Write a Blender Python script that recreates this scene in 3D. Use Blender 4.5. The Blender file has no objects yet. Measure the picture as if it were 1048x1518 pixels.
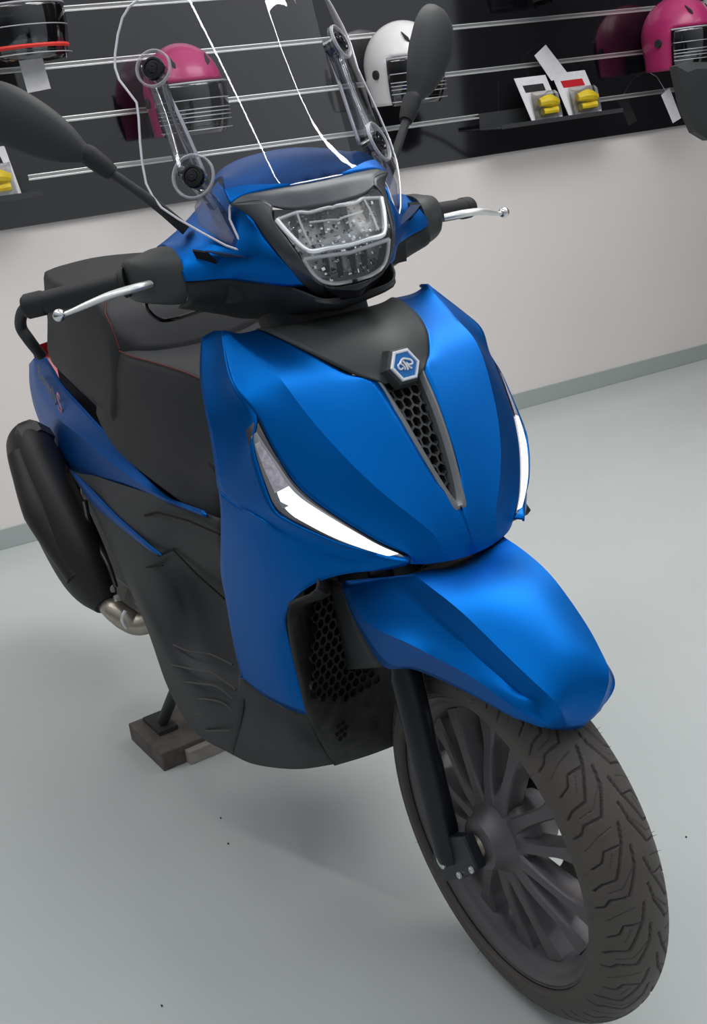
import bpy, bmesh, math, random
import numpy as np
from mathutils import Vector, Matrix
from mathutils.geometry import delaunay_2d_cdt
random.seed(7)
sc = bpy.context.scene
COL = sc.collection
# ------------------------------------------------------------------ camera, world, light
CAM = [1.104306, -0.8867, 1.308689, 1.023576, 1.226061, -0.122743, 1680.596966]
STEER = -0.083812
WALL_ANGLE, WALL_DIST = [1.479902, 2.68793]
cd = bpy.data.cameras.new('camera'); cam = bpy.data.objects.new('camera', cd); COL.objects.link(cam); sc.camera = cam
cd.sensor_fit = 'VERTICAL'; cd.sensor_height = 36.0; cd.lens = CAM[6] / 1518 * 36.0
cd.clip_start = .05
a, b, c = CAM[3:6]
cam.matrix_world = Matrix.Translation(CAM[:3]) @ Matrix.Rotation(a, 4, 'Z') @ Matrix.Rotation(b, 4, 'X') @ Matrix.Rotation(c, 4, 'Z')
w = bpy.data.worlds.new('showroom_air'); sc.world = w; w.use_nodes = True
wn = w.node_tree; wtc = wn.nodes.new('ShaderNodeTexCoord'); wsx = wn.nodes.new('ShaderNodeSeparateXYZ'); wn.links.new(wtc.outputs['Generated'], wsx.inputs[0])
def wmath(op, a_, b_):
    n_ = wn.nodes.new('ShaderNodeMath'); n_.operation = op
    for i_, q_ in enumerate((a_, b_)):
        if isinstance(q_, (int, float)): n_.inputs[i_].default_value = q_
        else: wn.links.new(q_, n_.inputs[i_])
    return n_.outputs[0]
up_ = wmath('MULTIPLY', wmath('MAXIMUM', wsx.outputs[2], 0), .75)
front_ = wmath('MULTIPLY', wmath('MAXIMUM', wmath('ADD', wmath('MULTIPLY', wsx.outputs[0], .8), wmath('MULTIPLY', wsx.outputs[1], .5)), 0), .30)
wn.links.new(wmath('ADD', wmath('ADD', up_, front_), .06), wn.nodes['Background'].inputs[1])
wn.nodes['Background'].inputs[0].default_value = (.86, .90, .95, 1)
sc.view_settings.view_transform = 'Standard'; sc.view_settings.look = 'None'
sc.view_settings.exposure = 0.0; sc.view_settings.gamma = 1
sc.cycles.use_denoising = True; sc.cycles.max_bounces = 8; sc.cycles.transparent_max_bounces = 16
sc.cycles.sample_clamp_indirect = 4

def area(name, loc, rot, sx, sy, power, col=(1, 1, 1)):
    l = bpy.data.lights.new(name, 'AREA'); l.shape = 'RECTANGLE'; l.size = sx; l.size_y = sy; l.energy = power; l.color = col
    o = bpy.data.objects.new(name, l); COL.objects.link(o); o.location = loc; o.rotation_euler = [math.radians(v) for v in rot]
    return o
area('added_overhead_light', (-.75, 1.5, 3.1), (0, 0, 0), 1.1, 2.2, 44, (1, .99, .97))  # added unseen lamp, placed clear of the windscreen reflection
area('added_overhead_light_rear', (-1.75, -.9, 3.1), (0, 0, 0), .7, 1.6, 10, (1, .98, .96))  # second added lamp, unseen, towards the rear

# ------------------------------------------------------------------ materials
def mat(name, col, rough=.5, metal=0., coat=0., coat_rough=.1, spec=.5, bump=None, noise=None, emit=None, trans=0., alpha=1., ior=1.45, sheen=0.):
    m = bpy.data.materials.new(name); m.use_nodes = True; nt = m.node_tree; p = nt.nodes['Principled BSDF']
    p.inputs['Base Color'].default_value = (*col, 1); p.inputs['Roughness'].default_value = rough
    p.inputs['Metallic'].default_value = metal; p.inputs['Coat Weight'].default_value = coat; p.inputs['Coat Roughness'].default_value = coat_rough
    p.inputs['Specular IOR Level'].default_value = spec; p.inputs['IOR'].default_value = ior
    p.inputs['Transmission Weight'].default_value = trans
    if sheen: p.inputs['Sheen Weight'].default_value = sheen
    if emit: p.inputs['Emission Color'].default_value = (*emit[:3], 1); p.inputs['Emission Strength'].default_value = emit[3]
    tc = nt.nodes.new('ShaderNodeTexCoord')
    if noise:  # (scale, amount, second colour)
        n = nt.nodes.new('ShaderNodeTexNoise'); n.inputs['Scale'].default_value = noise[0]; n.inputs['Detail'].default_value = 4
        nt.links.new(tc.outputs['Object'], n.inputs['Vector'])
        r = nt.nodes.new('ShaderNodeMapRange'); r.inputs[1].default_value = .35; r.inputs[2].default_value = .7; r.inputs[4].default_value = noise[1]
        mx = nt.nodes.new('ShaderNodeMix'); mx.data_type = 'RGBA'; mx.inputs[6].default_value = (*col, 1); mx.inputs[7].default_value = (*noise[2], 1)
        nt.links.new(n.outputs[0], r.inputs[0]); nt.links.new(r.outputs[0], mx.inputs[0]); nt.links.new(mx.outputs[2], p.inputs['Base Color'])
    if bump:  # (scale, strength)
        n = nt.nodes.new('ShaderNodeTexNoise'); n.inputs['Scale'].default_value = bump[0]; n.inputs['Detail'].default_value = 3
        nt.links.new(tc.outputs['Object'], n.inputs['Vector'])
        bb = nt.nodes.new('ShaderNodeBump'); bb.inputs['Strength'].default_value = bump[1]; bb.inputs['Distance'].default_value = .002
        nt.links.new(n.outputs[0], bb.inputs['Height']); nt.links.new(bb.outputs[0], p.inputs['Normal'])
    return m
PAINT = mat('satin_metallic_blue', (.0, .120, .455), .42, .86, spec=.2)
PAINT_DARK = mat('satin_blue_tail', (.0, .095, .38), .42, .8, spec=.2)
PLAST = mat('charcoal_plastic', (.028, .030, .032), .55, bump=(700, .12))
PLAST_D = mat('black_plastic', (.014, .015, .017), .6, bump=(500, .1))
COVER = mat('grey_black_plastic', (.040, .044, .044), .5, bump=(900, .1))
BEZEL = mat('dark_grey_lacquer', (.060, .066, .074), .38, .35, .15, .2)
GLOSSB = mat('gloss_black', (.006, .006, .008), .12)
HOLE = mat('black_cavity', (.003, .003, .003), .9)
RUBBER = mat('tyre_rubber', (.075, .066, .060), .58, bump=(260, .15), noise=(30, .5, (.10, .088, .08)))
RIM = mat('dark_grey_alloy', (.125, .115, .122), .42, .35, bump=(900, .05))
FORKM = mat('black_fork_paint', (.010, .013, .018), .38, .1)
CHROME = mat('polished_metal', (.75, .76, .77), .18, 1)
ALU = mat('brushed_aluminium', (.78, .79, .78), .35, .75)
STEEL = mat('stainless_steel', (.42, .38, .33), .38, .85, noise=(25, .6, (.30, .26, .22)))
BRASS = mat('axle_metal', (.30, .27, .22), .4, .9)
SEATM = mat('black_seat_vinyl', (.020, .021, .023), .62, bump=(800, .25))
SEATL = mat('dark_grey_seat_fabric', (.030, .032, .033), .72, bump=(900, .35))
RINGM = mat('clear_ring', (.70, .69, .75), .12, spec=.9); RINGM.node_tree.nodes['Principled BSDF'].inputs['Alpha'].default_value = .5
RED = mat('red_stitching', (.10, .012, .012), .6)
REDR = mat('bright_red_rubber', (.75, .04, .03), .5)
REDL = mat('red_lens', (.5, .02, .03), .2, noise=None)
GREYP = mat('satin_grey_frame', (.17, .18, .19), .4, .3)
EXH = mat('matt_black_exhaust', (.020, .019, .020), .5, .2, bump=(600, .1))
WOODD = mat('weathered_wood', (.12, .105, .095), .8, noise=(40, .8, (.07, .06, .052)), bump=(60, .5))
WOODL = mat('pale_sawn_wood', (.36, .33, .30), .8, noise=(30, .7, (.24, .21, .18)), bump=(60, .4))
WHITEP = mat('white_gloss_shell', (.78, .77, .78), .25, coat=.3)
PINK = mat('pink_gloss_shell', (.42, .025, .13), .35, coat=.2)
BLACKH = mat('black_helmet_shell', (.02, .02, .022), .35)
LINER = mat('dark_lining', (.02, .02, .022), .9)
PAPER = mat('white_paper', (.72, .71, .74), .7, noise=(60, .25, (.5, .5, .53)))
YELLOW = mat('yellow_plastic', (.75, .55, .02), .4, noise=(30, .5, (.5, .35, .01)))
EMB_B = mat('emblem_blue', (.01, .16, .50), .3)
EMB_W = mat('emblem_silver', (.82, .84, .88), .25, .4)
REFL = mat('headlamp_reflector', (.60, .61, .62), .45, .5, bump=(90, 1.0))
FACET = mat('lamp_facets', (.75, .77, .8), .08, 1)
GUIDE = mat('light_guide_plastic', (.95, .97, 1), .2, spec=.8)
DRL = mat('daytime_light_glow', (.9, .9, .92), .3, emit=(1, .97, .98, .95))
DRLD = mat('indicator_lens', (.60, .56, .64), .2, noise=(120, .8, (.30, .28, .33)), bump=(200, .5))
GUIDE2 = mat('lamp_chrome_rim', (.42, .43, .45), .15, .9)
SMOKE = mat('dark_chrome_trim', (.12, .12, .13), .2, .8)
LED = mat('led_tube_glow', (1, 1, 1), .5, emit=(1, .99, .97, 34))
GUARD = mat('clear_grey_plastic', (.26, .28, .30), .2)
GROOVE_SHADE = mat('painted_groove_shade', (0, .02, .08), .6)  # dark blue painted in for the shade of the headset grooves
TXTG = mat('olive_grey_lettering', (.10, .11, .10), .5)

def glass(name, tint, fres=.08, rough=.03, gl=(1, 1, 1)):
    m = bpy.data.materials.new(name); m.use_nodes = True; nt = m.node_tree; nt.nodes.clear()
    out = nt.nodes.new('ShaderNodeOutputMaterial'); t = nt.nodes.new('ShaderNodeBsdfTransparent'); g = nt.nodes.new('ShaderNodeBsdfGlossy')
    t.inputs[0].default_value = (*tint, 1); g.inputs['Roughness'].default_value = rough; g.inputs[0].default_value = (*gl, 1)
    f = nt.nodes.new('ShaderNodeFresnel'); f.inputs[0].default_value = 1.45
    ad = nt.nodes.new('ShaderNodeMath'); ad.operation = 'ADD'; ad.inputs[1].default_value = fres; ad.use_clamp = True
    mx = nt.nodes.new('ShaderNodeMixShader')
    nt.links.new(f.outputs[0], ad.inputs[0]); nt.links.new(ad.outputs[0], mx.inputs[0]); nt.links.new(t.outputs[0], mx.inputs[1]); nt.links.new(g.outputs[0], mx.inputs[2]); nt.links.new(mx.outputs[0], out.inputs[0])
    return m
SCREEN = glass('clear_acrylic', (.93, .94, .96), .0, .015)
SCREDGE = mat('painted_edge_glow', (.78, .76, .83), .15, spec=.9)  # bright edge glow of clear acrylic put into the base colour
LENS = glass('headlamp_lens', (.97, .98, .98), .02, .16)
BLIST = glass('blister_plastic', (.85, .86, .88), .2, .08)

# ------------------------------------------------------------------ geometry helpers (millimetres in, metres out)
K = math.radians(26); AXD = Vector((-math.sin(K), 0, math.cos(K))); AXP = Vector((.09, 0, 0))
MST = Matrix.Translation(AXP) @ Matrix.Rotation(STEER, 4, AXD) @ Matrix.Translation(-AXP)
def V(p): return Vector((p[0] / 1000, p[1] / 1000, p[2] / 1000))
class MB:
    def __init__(s): s.v = []; s.f = []
    def add(s, vs, fs):
        n = len(s.v); s.v += [tuple(q) for q in vs]; s.f += [tuple(i + n for i in f) for f in fs]; return s
def obj(name, mb, m, parent=None, st=False, smooth=True, solid=0, bevel=0, label=None, sub=0, off=-1, sharp=35, matrix=None):
    vs = [V(p) for p in mb.v]
    if matrix: vs = [matrix @ p for p in vs]
    if st: vs = [MST @ p for p in vs]
    lo = Vector([min(p[i] for p in vs) for i in range(3)]); hi = Vector([max(p[i] for p in vs) for i in range(3)]); ce = (lo + hi) / 2
    me = bpy.data.meshes.new(name); me.from_pydata([p - ce for p in vs], [], mb.f)
    bm = bmesh.new(); bm.from_mesh(me); bmesh.ops.remove_doubles(bm, verts=bm.verts, dist=1e-5); bmesh.ops.recalc_face_normals(bm, faces=bm.faces)
    bm.to_mesh(me); bm.free()
    for p in me.polygons: p.use_smooth = smooth
    if smooth and sharp: me.set_sharp_from_angle(angle=math.radians(sharp))
    if isinstance(m, (list, tuple)):
        for q in m: me.materials.append(q)
    else: me.materials.append(m)
    o = bpy.data.objects.new(name, me); COL.objects.link(o)
    if parent is not None:
        o.parent = parent; o.location = ce - parent_world(parent)
    else: o.location = ce
    o['_w'] = list(ce)
    if sub: q = o.modifiers.new('smooth', 'SUBSURF'); q.levels = q.render_levels = sub
    if solid: q = o.modifiers.new('thickness', 'SOLIDIFY'); q.thickness = solid / 1000; q.offset = off
    if bevel: q = o.modifiers.new('edge', 'BEVEL'); q.width = bevel / 1000; q.segments = 2; q.limit_method = 'ANGLE'; q.angle_limit = math.radians(40)
    if label: o['label'] = label
    return o
def parent_world(p): return Vector(p['_w'])
def thing(name, loc, label, cat, group=None, rz=0):
    o = bpy.data.objects.new(name, None); COL.objects.link(o); o.location = loc; o.empty_display_size = .05
    o['_w'] = list(loc); o['label'] = label; o['category'] = cat
    if group: o['group'] = group
    return o
def cr(P, n, cre=()):
    """Catmull-Rom through points P (np array k x 3), n steps per span, straight breaks at indices in cre."""
    P = np.array(P, float); out = []; k = len(P)
    for i in range(k - 1):
        p1, p2 = P[i], P[i + 1]
        p0 = 2 * p1 - p2 if (i == 0 or i in cre) else P[i - 1]
        p3 = 2 * p2 - p1 if (i + 2 >= k or (i + 1) in cre) else P[i + 2]
        for j in range(n):
            t = j / n
            out.append(.5 * (2 * p1 + (p2 - p0) * t + (2 * p0 - 5 * p1 + 4 * p2 - p3) * t * t + (3 * p1 - p0 - 3 * p2 + p3) * t ** 3))
    out.append(P[-1]); return np.array(out)
def surf(rows, nu=6, nv=6, cu=(), cv=(), mirror=False, mb=None, flip=False):
    R = [cr(r, nu, cu) for r in rows]; R = np.array(R)
    G = np.stack([cr(R[:, j], nv, cv) for j in range(R.shape[1])], 1)
    a, b = G.shape[:2]; mb = mb or MB()
    F = [(i * b + j, i * b + j + 1, (i + 1) * b + j + 1, (i + 1) * b + j) for i in range(a - 1) for j in range(b - 1)]
    mb.add(G.reshape(-1, 3), F)
    if mirror: mb.add(G.reshape(-1, 3) * np.array([1, -1, 1]), [f[::-1] for f in F])
    return mb
def fair(G, cu, cv, nu, nv, w, wb=30., it=500):
    """thin-plate fairing of a point grid: edges held, control points pulled with weight w, creases kept."""
    a, b = G.shape[:2]; W = np.zeros((a, b, 1)); W[::nv, ::nu] = w; W[0] = W[-1] = wb; W[:, 0] = W[:, -1] = wb
    mu = np.ones((1, b - 2, 1)); mv = np.ones((a - 2, 1, 1))
    for c_ in cu: mu[0, c_ * nu - 1] = 0; W[:, c_ * nu] = np.maximum(W[:, c_ * nu], 0); W[::nv, c_ * nu] = max(w, .6)
    for c_ in cv: mv[c_ * nv - 1] = 0; W[c_ * nv, ::nu] = max(w, .6)
    W[0] = W[-1] = wb; W[:, 0] = W[:, -1] = wb
    def L(X):
        o = W * X
        d = mu * (X[:, :-2] - 2 * X[:, 1:-1] + X[:, 2:]); o[:, :-2] += d; o[:, 1:-1] -= 2 * d; o[:, 2:] += d
        d = mv * (X[:-2] - 2 * X[1:-1] + X[2:]); o[:-2] += d; o[1:-1] -= 2 * d; o[2:] += d
        return o
    X = G.copy(); r = W * G - L(X); p = r.copy(); rs = (r * r).sum()
    for _ in range(it):
        Ap = L(p); al = rs / ((p * Ap).sum() + 1e-12); X += al * p; r -= al * Ap; r2 = (r * r).sum()
        if r2 < 1e-4: break
        p = r + r2 / rs * p; rs = r2
    return X
def fsurf(rows, nu=6, nv=6, cu=(), cv=(), full=False, mirror=False, w=.08, mb=None):
    rows = [[tuple(q) for q in r] for r in rows]; k = len(rows[0])
    if full: rows = [r + [(q[0], -q[1], q[2]) for q in r[-2::-1]] for r in rows]; cu = tuple(cu) + tuple(2 * (k - 1) - c_ for c_ in cu)
    Rr = np.array([cr(r, nu, cu) for r in rows]); G = np.stack([cr(Rr[:, j], nv, cv) for j in range(Rr.shape[1])], 1)
    G = fair(G, cu, cv, nu, nv, w)
    a, b = G.shape[:2]; mb = mb or MB(); F = [(i * b + j, i * b + j + 1, (i + 1) * b + j + 1, (i + 1) * b + j) for i in range(a - 1) for j in range(b - 1)]
    mb.add(G.reshape(-1, 3), F)
    if mirror: mb.add(G.reshape(-1, 3) * np.array([1, -1, 1]), [f[::-1] for f in F])
    return mb
def mir(P): return [(p[0], -p[1], p[2]) for p in P]
def tube(path, r, n=8, mb=None, closed=False, smooth=0, cap=True, flat=1.0):
    P = np.array(path, float)
    if smooth: P = cr(P, smooth) if not closed else cr(np.vstack([P, P[:1]]), smooth)[:-1]
    k = len(P); rr = r if hasattr(r, '__len__') else [r] * k
    if len(rr) != k: rr = np.interp(np.linspace(0, 1, k), np.linspace(0, 1, len(rr)), rr)
    mb = mb or MB(); vs = []
    T = np.array([(P[(i + 1) % k] - P[i - 1]) if closed else (P[min(i + 1, k - 1)] - P[max(i - 1, 0)]) for i in range(k)])
    T /= np.linalg.norm(T, axis=1)[:, None] + 1e-9
    up = np.array([0, 0, 1.]) if abs(T[0][2]) < .9 else np.array([1., 0, 0])
    N = np.cross(T[0], up); N /= np.linalg.norm(N)
    for i in range(k):
        N = N - T[i] * (N @ T[i]); N /= np.linalg.norm(N) + 1e-9; Bn = np.cross(T[i], N)
        for j in range(n):
            a = 2 * math.pi * j / n; vs.append(P[i] + rr[i] * (math.cos(a) * N + math.sin(a) * Bn * flat))
    F = []
    for i in range(k if closed else k - 1):
        for j in range(n):
            a0 = i * n + j; a1 = i * n + (j + 1) % n; b0 = ((i + 1) % k) * n + j; b1 = ((i + 1) % k) * n + (j + 1) % n
            F.append((a0, a1, b1, b0))
    if cap and not closed: F.append(tuple(range(n))[::-1]); F.append(tuple((k - 1) * n + j for j in range(n)))
    return mb.add(vs, F)
def lathe(prof, o, ax, n=32, mb=None, a0=0, a1=2 * math.pi, cap=False):
    """prof: list of (distance along axis, radius)."""
    ax = np.array(ax, float); ax /= np.linalg.norm(ax); up = np.array([0, 0, 1.]) if abs(ax[2]) < .9 else np.array([1., 0, 0])
    N = np.cross(ax, up); N /= np.linalg.norm(N); Bn = np.cross(ax, N); o = np.array(o, float); mb = mb or MB(); vs = []; m = len(prof)
    for i in range(n):
        a = a0 + (a1 - a0) * i / n
        for h, r in prof: vs.append(o + ax * h + r * (math.cos(a) * N + math.sin(a) * Bn))
    F = [(i * m + j, i * m + j + 1, ((i + 1) % n) * m + j + 1, ((i + 1) % n) * m + j) for i in range(n) for j in range(m - 1)]
    if cap:
        F.append(tuple(i * m for i in range(n))); F.append(tuple(i * m + m - 1 for i in range(n))[::-1])
    return mb.add(vs, F)
def box(c, s, mb=None, R=None):
    mb = mb or MB(); c = np.array(c, float); vs = []
    for x in (-.5, .5):
        for y in (-.5, .5):
            for z in (-.5, .5):
                q = np.array([x * s[0], y * s[1], z * s[2]])
                if R is not None: q = np.array(R @ Vector(q))
                vs.append(c + q)
    return mb.add(vs, [(0, 1, 3, 2), (4, 6, 7, 5), (0, 4, 5, 1), (2, 3, 7, 6), (0, 2, 6, 4), (1, 5, 7, 3)])
def loft(rings, mb=None, n=0, cap=True, ns=0):
    """closed rings of equal length; n > 0 resamples each ring smoothly, ns > 0 adds steps between rings."""
    R = []
    for r in rings:
        r = np.array(r, float)
        if n:
            k = len(r); q = np.vstack([r[-1:], r, r[:2]]); o = []
            for i in range(k):
                p0, p1, p2, p3 = q[i], q[i + 1], q[i + 2], q[i + 3]
                for j in range(n):
                    t = j / n; o.append(.5 * (2 * p1 + (p2 - p0) * t + (2 * p0 - 5 * p1 + 4 * p2 - p3) * t * t + (3 * p1 - p0 - 3 * p2 + p3) * t ** 3))
            r = np.array(o)
        R.append(r)
    R = np.array(R)
    if ns: R = np.stack([cr(R[:, j], ns) for j in range(R.shape[1])], 1)
    a, b = R.shape[:2]; mb = mb or MB()
    F = [(i * b + j, i * b + (j + 1) % b, (i + 1) * b + (j + 1) % b, (i + 1) * b + j) for i in range(a - 1) for j in range(b)]
    if cap: F.append(tuple(range(b))[::-1]); F.append(tuple((a - 1) * b + j for j in range(b)))
    return mb.add(R.reshape(-1, 3), F)
def dens(P, step, closed=True):
    o = []; k = len(P)
    for i in range(k if closed else k - 1):
        a = np.array(P[i], float); b2 = np.array(P[(i + 1) % k], float); n = max(1, int(np.linalg.norm(b2 - a) / step))
        o += [a + (b2 - a) * j / n for j in range(n)]
    if not closed: o.append(np.array(P[-1], float))
    return o
def patch(poly, fn, step=10, mb=None, holes=()):
    """fill the 2-D outline with an even mesh and lift every point with fn(a, b) -> (x, y, z)"""
    B = dens(poly, step); vs = [Vector((p[0], p[1])) for p in B]; ed = [(i, (i + 1) % len(B)) for i in range(len(B))]; fc = [list(range(len(B)))]
    A = np.array(B); lo = A.min(0); hi = A.max(0)
    def inside(x, y):
        r = False; k = len(B)
        for i in range(k):
            x1, y1 = B[i]; x2, y2 = B[i - 1]
            if (y1 > y) != (y2 > y) and x < (x2 - x1) * (y - y1) / (y2 - y1) + x1: r = not r
        return r
    ys = np.arange(lo[1] + step / 2, hi[1], step)
    for iy, y in enumerate(ys):
        for x in np.arange(lo[0] + step * (.5 if iy % 2 else 1), hi[0], step):
            if inside(x, y) and np.min(np.hypot(A[:, 0] - x, A[:, 1] - y)) > step * .45: vs.append(Vector((x, y)))
    v2, e2, f2, *_ = delaunay_2d_cdt(vs, ed, fc, 1, 1e-4)
    mb = mb or MB(); return mb.add([fn(p.x, p.y) for p in v2], [tuple(f) for f in f2])
def inpoly(x, y, P):
    r = False
    for i in range(len(P)):
        x1, y1 = P[i][0], P[i][1]; x2, y2 = P[i - 1][0], P[i - 1][1]
        if (y1 > y) != (y2 > y) and x < (x2 - x1) * (y - y1) / (y2 - y1) + x1: r = not r
    return r
def honeycomb(poly, s, rib, depth, fn, dirv, mb=None):
    """hexagonal cells of pitch s whose centres lie in poly (a, b), raised by fn(a, b), walls run along dirv."""
    mb = mb or MB(); A = np.array(poly); lo = A[:, :2].min(0); hi = A[:, :2].max(0); d = np.array(dirv, float) * depth
    R1 = s / math.sqrt(3); R2 = R1 - rib / 2 / math.cos(math.pi / 6); row = 0; y = lo[1]
    while y < hi[1]:
        x = lo[0] + (s / 2 if row % 2 else 0)
        while x < hi[0]:
            if inpoly(x, y, poly):
                hx = [(math.cos(math.pi / 6 + k * math.pi / 3), math.sin(math.pi / 6 + k * math.pi / 3)) for k in range(6)]
                o = [np.array(fn(x + R1 * q[0], y + R1 * q[1])) for q in hx]; i_ = [np.array(fn(x + R2 * q[0], y + R2 * q[1])) for q in hx]
                mb.add(o + i_ + [q + d for q in i_], [(k, (k + 1) % 6, 6 + (k + 1) % 6, 6 + k) for k in range(6)] + [(6 + k, 6 + (k + 1) % 6, 12 + (k + 1) % 6, 12 + k) for k in range(6)])
            x += s
        y += s * math.sqrt(3) / 2; row += 1
    return mb

# ------------------------------------------------------------------ the room
WN = Vector((-math.sin(WALL_ANGLE), math.cos(WALL_ANGLE), 0)); WU = Vector((math.cos(WALL_ANGLE), math.sin(WALL_ANGLE), 0))
MW = Matrix(((WU.x, -WN.x, 0, WN.x * WALL_DIST), (WU.y, -WN.y, 0, WN.y * WALL_DIST), (0, 0, 1, 0), (0, 0, 0, 1)))  # wall frame: along, out of the wall, up
def wallobj(name, mb, m, **k): return obj(name, mb, m, matrix=MW, **k)
def struct(o): o['kind'] = 'structure'; return o
FLOOR = mat('grey_epoxy_floor', (.52, .55, .54), .16, spec=.35, noise=(3.5, .35, (.48, .505, .50)), bump=(6, .03))
WALLP = mat('warm_white_paint', (.82, .765, .74), .55, noise=(2, .2, (.79, .745, .73)))
BASEM = mat('grey_green_skirting', (.40, .44, .43), .4)
SLAT = mat('gloss_black_slat_panel', (.004, .004, .006), .07, ior=2.15)
struct(obj('floor', box((0, 400, -25), (9000, 9000, 50)), FLOOR, smooth=False))
struct(wallobj('wall_back', box((500, -60, 1600), (6400, 120, 3200)), WALLP, smooth=False))
struct(wallobj('baseboard_back', box((500, 4, 36), (6400, 10, 72)), BASEM, smooth=False, bevel=2))
SL = [1201.5, 1364.5, 1526, 1689, 1850]
edges = [1052] + SL + [2012]
slat = struct(wallobj('trim_1', MB(), SLAT)) if 0 else None
mbp = MB()
for i in range(len(edges) - 1):
    z0 = edges[i] + (0 if i == 0 else 7); z1 = edges[i + 1] - 7
    box((860, 9, (z0 + z1) / 2), (5400, 18, z1 - z0), mbp)
struct(wallobj('trim_1', mbp, SLAT, smooth=False, bevel=1.5))
for i, z in enumerate(SL):
    m2 = MB(); box((860, 16, z + 6), (5400, 7, 4), m2); box((860, 17, z - 7), (5400, 9, 6), m2); box((860, 4, z), (5400, 4, 12), m2)
    struct(wallobj('trim_%d' % (i + 2), m2, ALU, smooth=False, bevel=1))
DARKW = mat('added_dark_wall', (.03, .03, .035), .5)
struct(wallobj('wall_added_dark', box((3830, 1560, 1600), (60, 3000, 3200)), DARKW, smooth=False))  # unseen wall, added and sized so the slat panels reflect dark at right

# ------------------------------------------------------------------ SCOOTER
S = thing('motor_scooter', Vector((-.77, 0, 0)), 'satin blue motor scooter with clear windscreen and black saddle standing on the grey floor', 'scooter')
P = S
# ---- front wheel
def build_tyre():
    na, nl = 1400, 104; rc, tr = 229.8, 57.6; zc = 287
    ph = np.linspace(-1.60, 1.60, nl); th = np.arange(na) * 2 * math.pi / na
    TH, PH = np.meshgrid(th, ph, indexing='ij')
    per = 2 * math.pi * 287 / 17
    L = PH * 57.6; A = -TH * 287
    lines = [([(0, 8), (23, 14), (67, 35), (71, 55), (80, 68)], 1.5), ([(32, 4), (58, 8), (92, 25), (94, 50), (104, 58), (108, 72)], 1.5),
             ([(26, 17), (27, 39), (41, 46), (48, 62)], 1.2), ([(34, 31), (53, 40)], .5), ([(55, 10), (80, 31), (84, 52)], .5), ([(2, 20), (8, 40), (20, 60)], .5)]
    D = np.zeros_like(TH)
    for side in (-1, 1):
        l = L * side; a = A + (0 if side > 0 else per / 2)
        a = np.mod(a, per)
        for pl, wd in lines:
            for sh in (-per, 0, per):
                for (a0, l0), (a1, l1) in zip(pl[:-1], pl[1:]):
                    dx, dy = a1 - a0, l1 - l0; t = np.clip(((a - sh - a0) * dx + (l - l0) * dy) / (dx * dx + dy * dy), 0, 1)
                    d = np.hypot(a - sh - a0 - t * dx, l - l0 - t * dy)
                    D = np.maximum(D, np.clip((wd + .5 - d) / .9, 0, 1) * (3.4 if wd > 1 else 1.8))
    D *= np.clip((76 - abs(L)) / 6, 0, 1)
    rr = tr - D + np.where(abs(L) > 79, -1.0, 0)
    rad = rc + rr * np.cos(PH); yy = rr * np.sin(PH)
    X = rad * np.cos(TH); Z = zc + rad * np.sin(TH)
    vs = np.stack([X, yy, Z], -1).reshape(-1, 3)
    F = [(i * nl + j, i * nl + j + 1, ((i + 1) % na) * nl + j + 1, ((i + 1) % na) * nl + j) for i in range(na) for j in range(nl - 1)]
    mb = MB().add(vs, F)
    # bead to the rim
    for s in (-1, 1): lathe([(s * 56.4, 228.2), (s * 54.5, 225.2), (s * 50, 223.6), (s * 46.6, 223), (s * 45.8, 221), (s * 40, 214)], (0, 0, 287), (0, 1, 0), 120, mb)
    rnd = random.Random(3)
    for i in range(60):
        t = rnd.uniform(-1.2, 1.3) if i % 2 else rnd.uniform(0, 6.28); s = 1 if i % 3 else -1; f = s * rnd.uniform(1.15, 1.5)
        b0 = np.array([(rc + (tr - 2) * math.cos(f)) * math.cos(t), (tr - 2) * math.sin(f), zc + (rc + (tr - 2) * math.cos(f)) * math.sin(t)])
        nrm = np.array([math.cos(f) * math.cos(t), math.sin(f), math.cos(f) * math.sin(t)])
        tube([b0, b0 + nrm * 8], [.5, .25], 4, mb)
    return mb
wheel = MB()
lathe([(-44, 223), (-45.5, 218), (-43, 213), (-36, 209), (-30, 203), (-26, 197), (-12, 190), (12, 190), (26, 197), (30, 203), (36, 209), (43, 213), (45.5, 218), (44, 223), (30, 222), (20, 205), (-20, 205), (-30, 222), (-44, 223)], (0, 0, 287), (0, 1, 0), 128, wheel)
lathe([(-68, 15), (-68, 30), (-64, 38), (-54, 42), (-44, 47), (-36, 56), (-30, 68), (-20, 70), (10, 62), (30, 45), (48, 40), (48, 15)], (0, 0, 287), (0, 1, 0), 48, wheel)
def pol(r, a, y): return np.array([r * math.cos(a), y, 287 + r * math.sin(a)])
def bar(path, w, d, mb):
    """path of (r, angle, y); box section w wide across, d deep along the axle"""
    rings = []
    C3 = [pol(*p) for p in path]
    for i, c3 in enumerate(C3):
        t = C3[min(i + 1, len(C3) - 1)] - C3[max(i - 1, 0)]; t[1] = 0; t /= np.linalg.norm(t); n = np.array([-t[2], 0, t[0]]); ww = w[i] / 2; dd = d[i]
        rings.append([c3 + n * ww * .75, c3 - n * ww * .75, c3 - n * ww + np.array([0, 4, 0]), c3 - n * ww * .8 + np.array([0, dd, 0]), c3 + n * ww * .8 + np.array([0, dd, 0]), c3 + n * ww + np.array([0, 4, 0])])
    loft(rings, mb, ns=4)
for i in range(7):
    a = math.radians(82 - i * 360 / 7)
    for s in (-1, 1):
        bar([(48, a + s * .16, -37), (72, a + s * .21, -37), (110, a + s * .20, -33), (150, a + s * .185, -27), (193, a + s * .20, -22)], [30, 24, 20, 22, 40], [30, 32, 34, 36, 40], wheel)
    # web closing the fork of each pair near the hub
    bar([(45, a, -33), (66, a, -36), (86, a, -22)], [34, 30, 30], [30, 28, 16], wheel)
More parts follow.
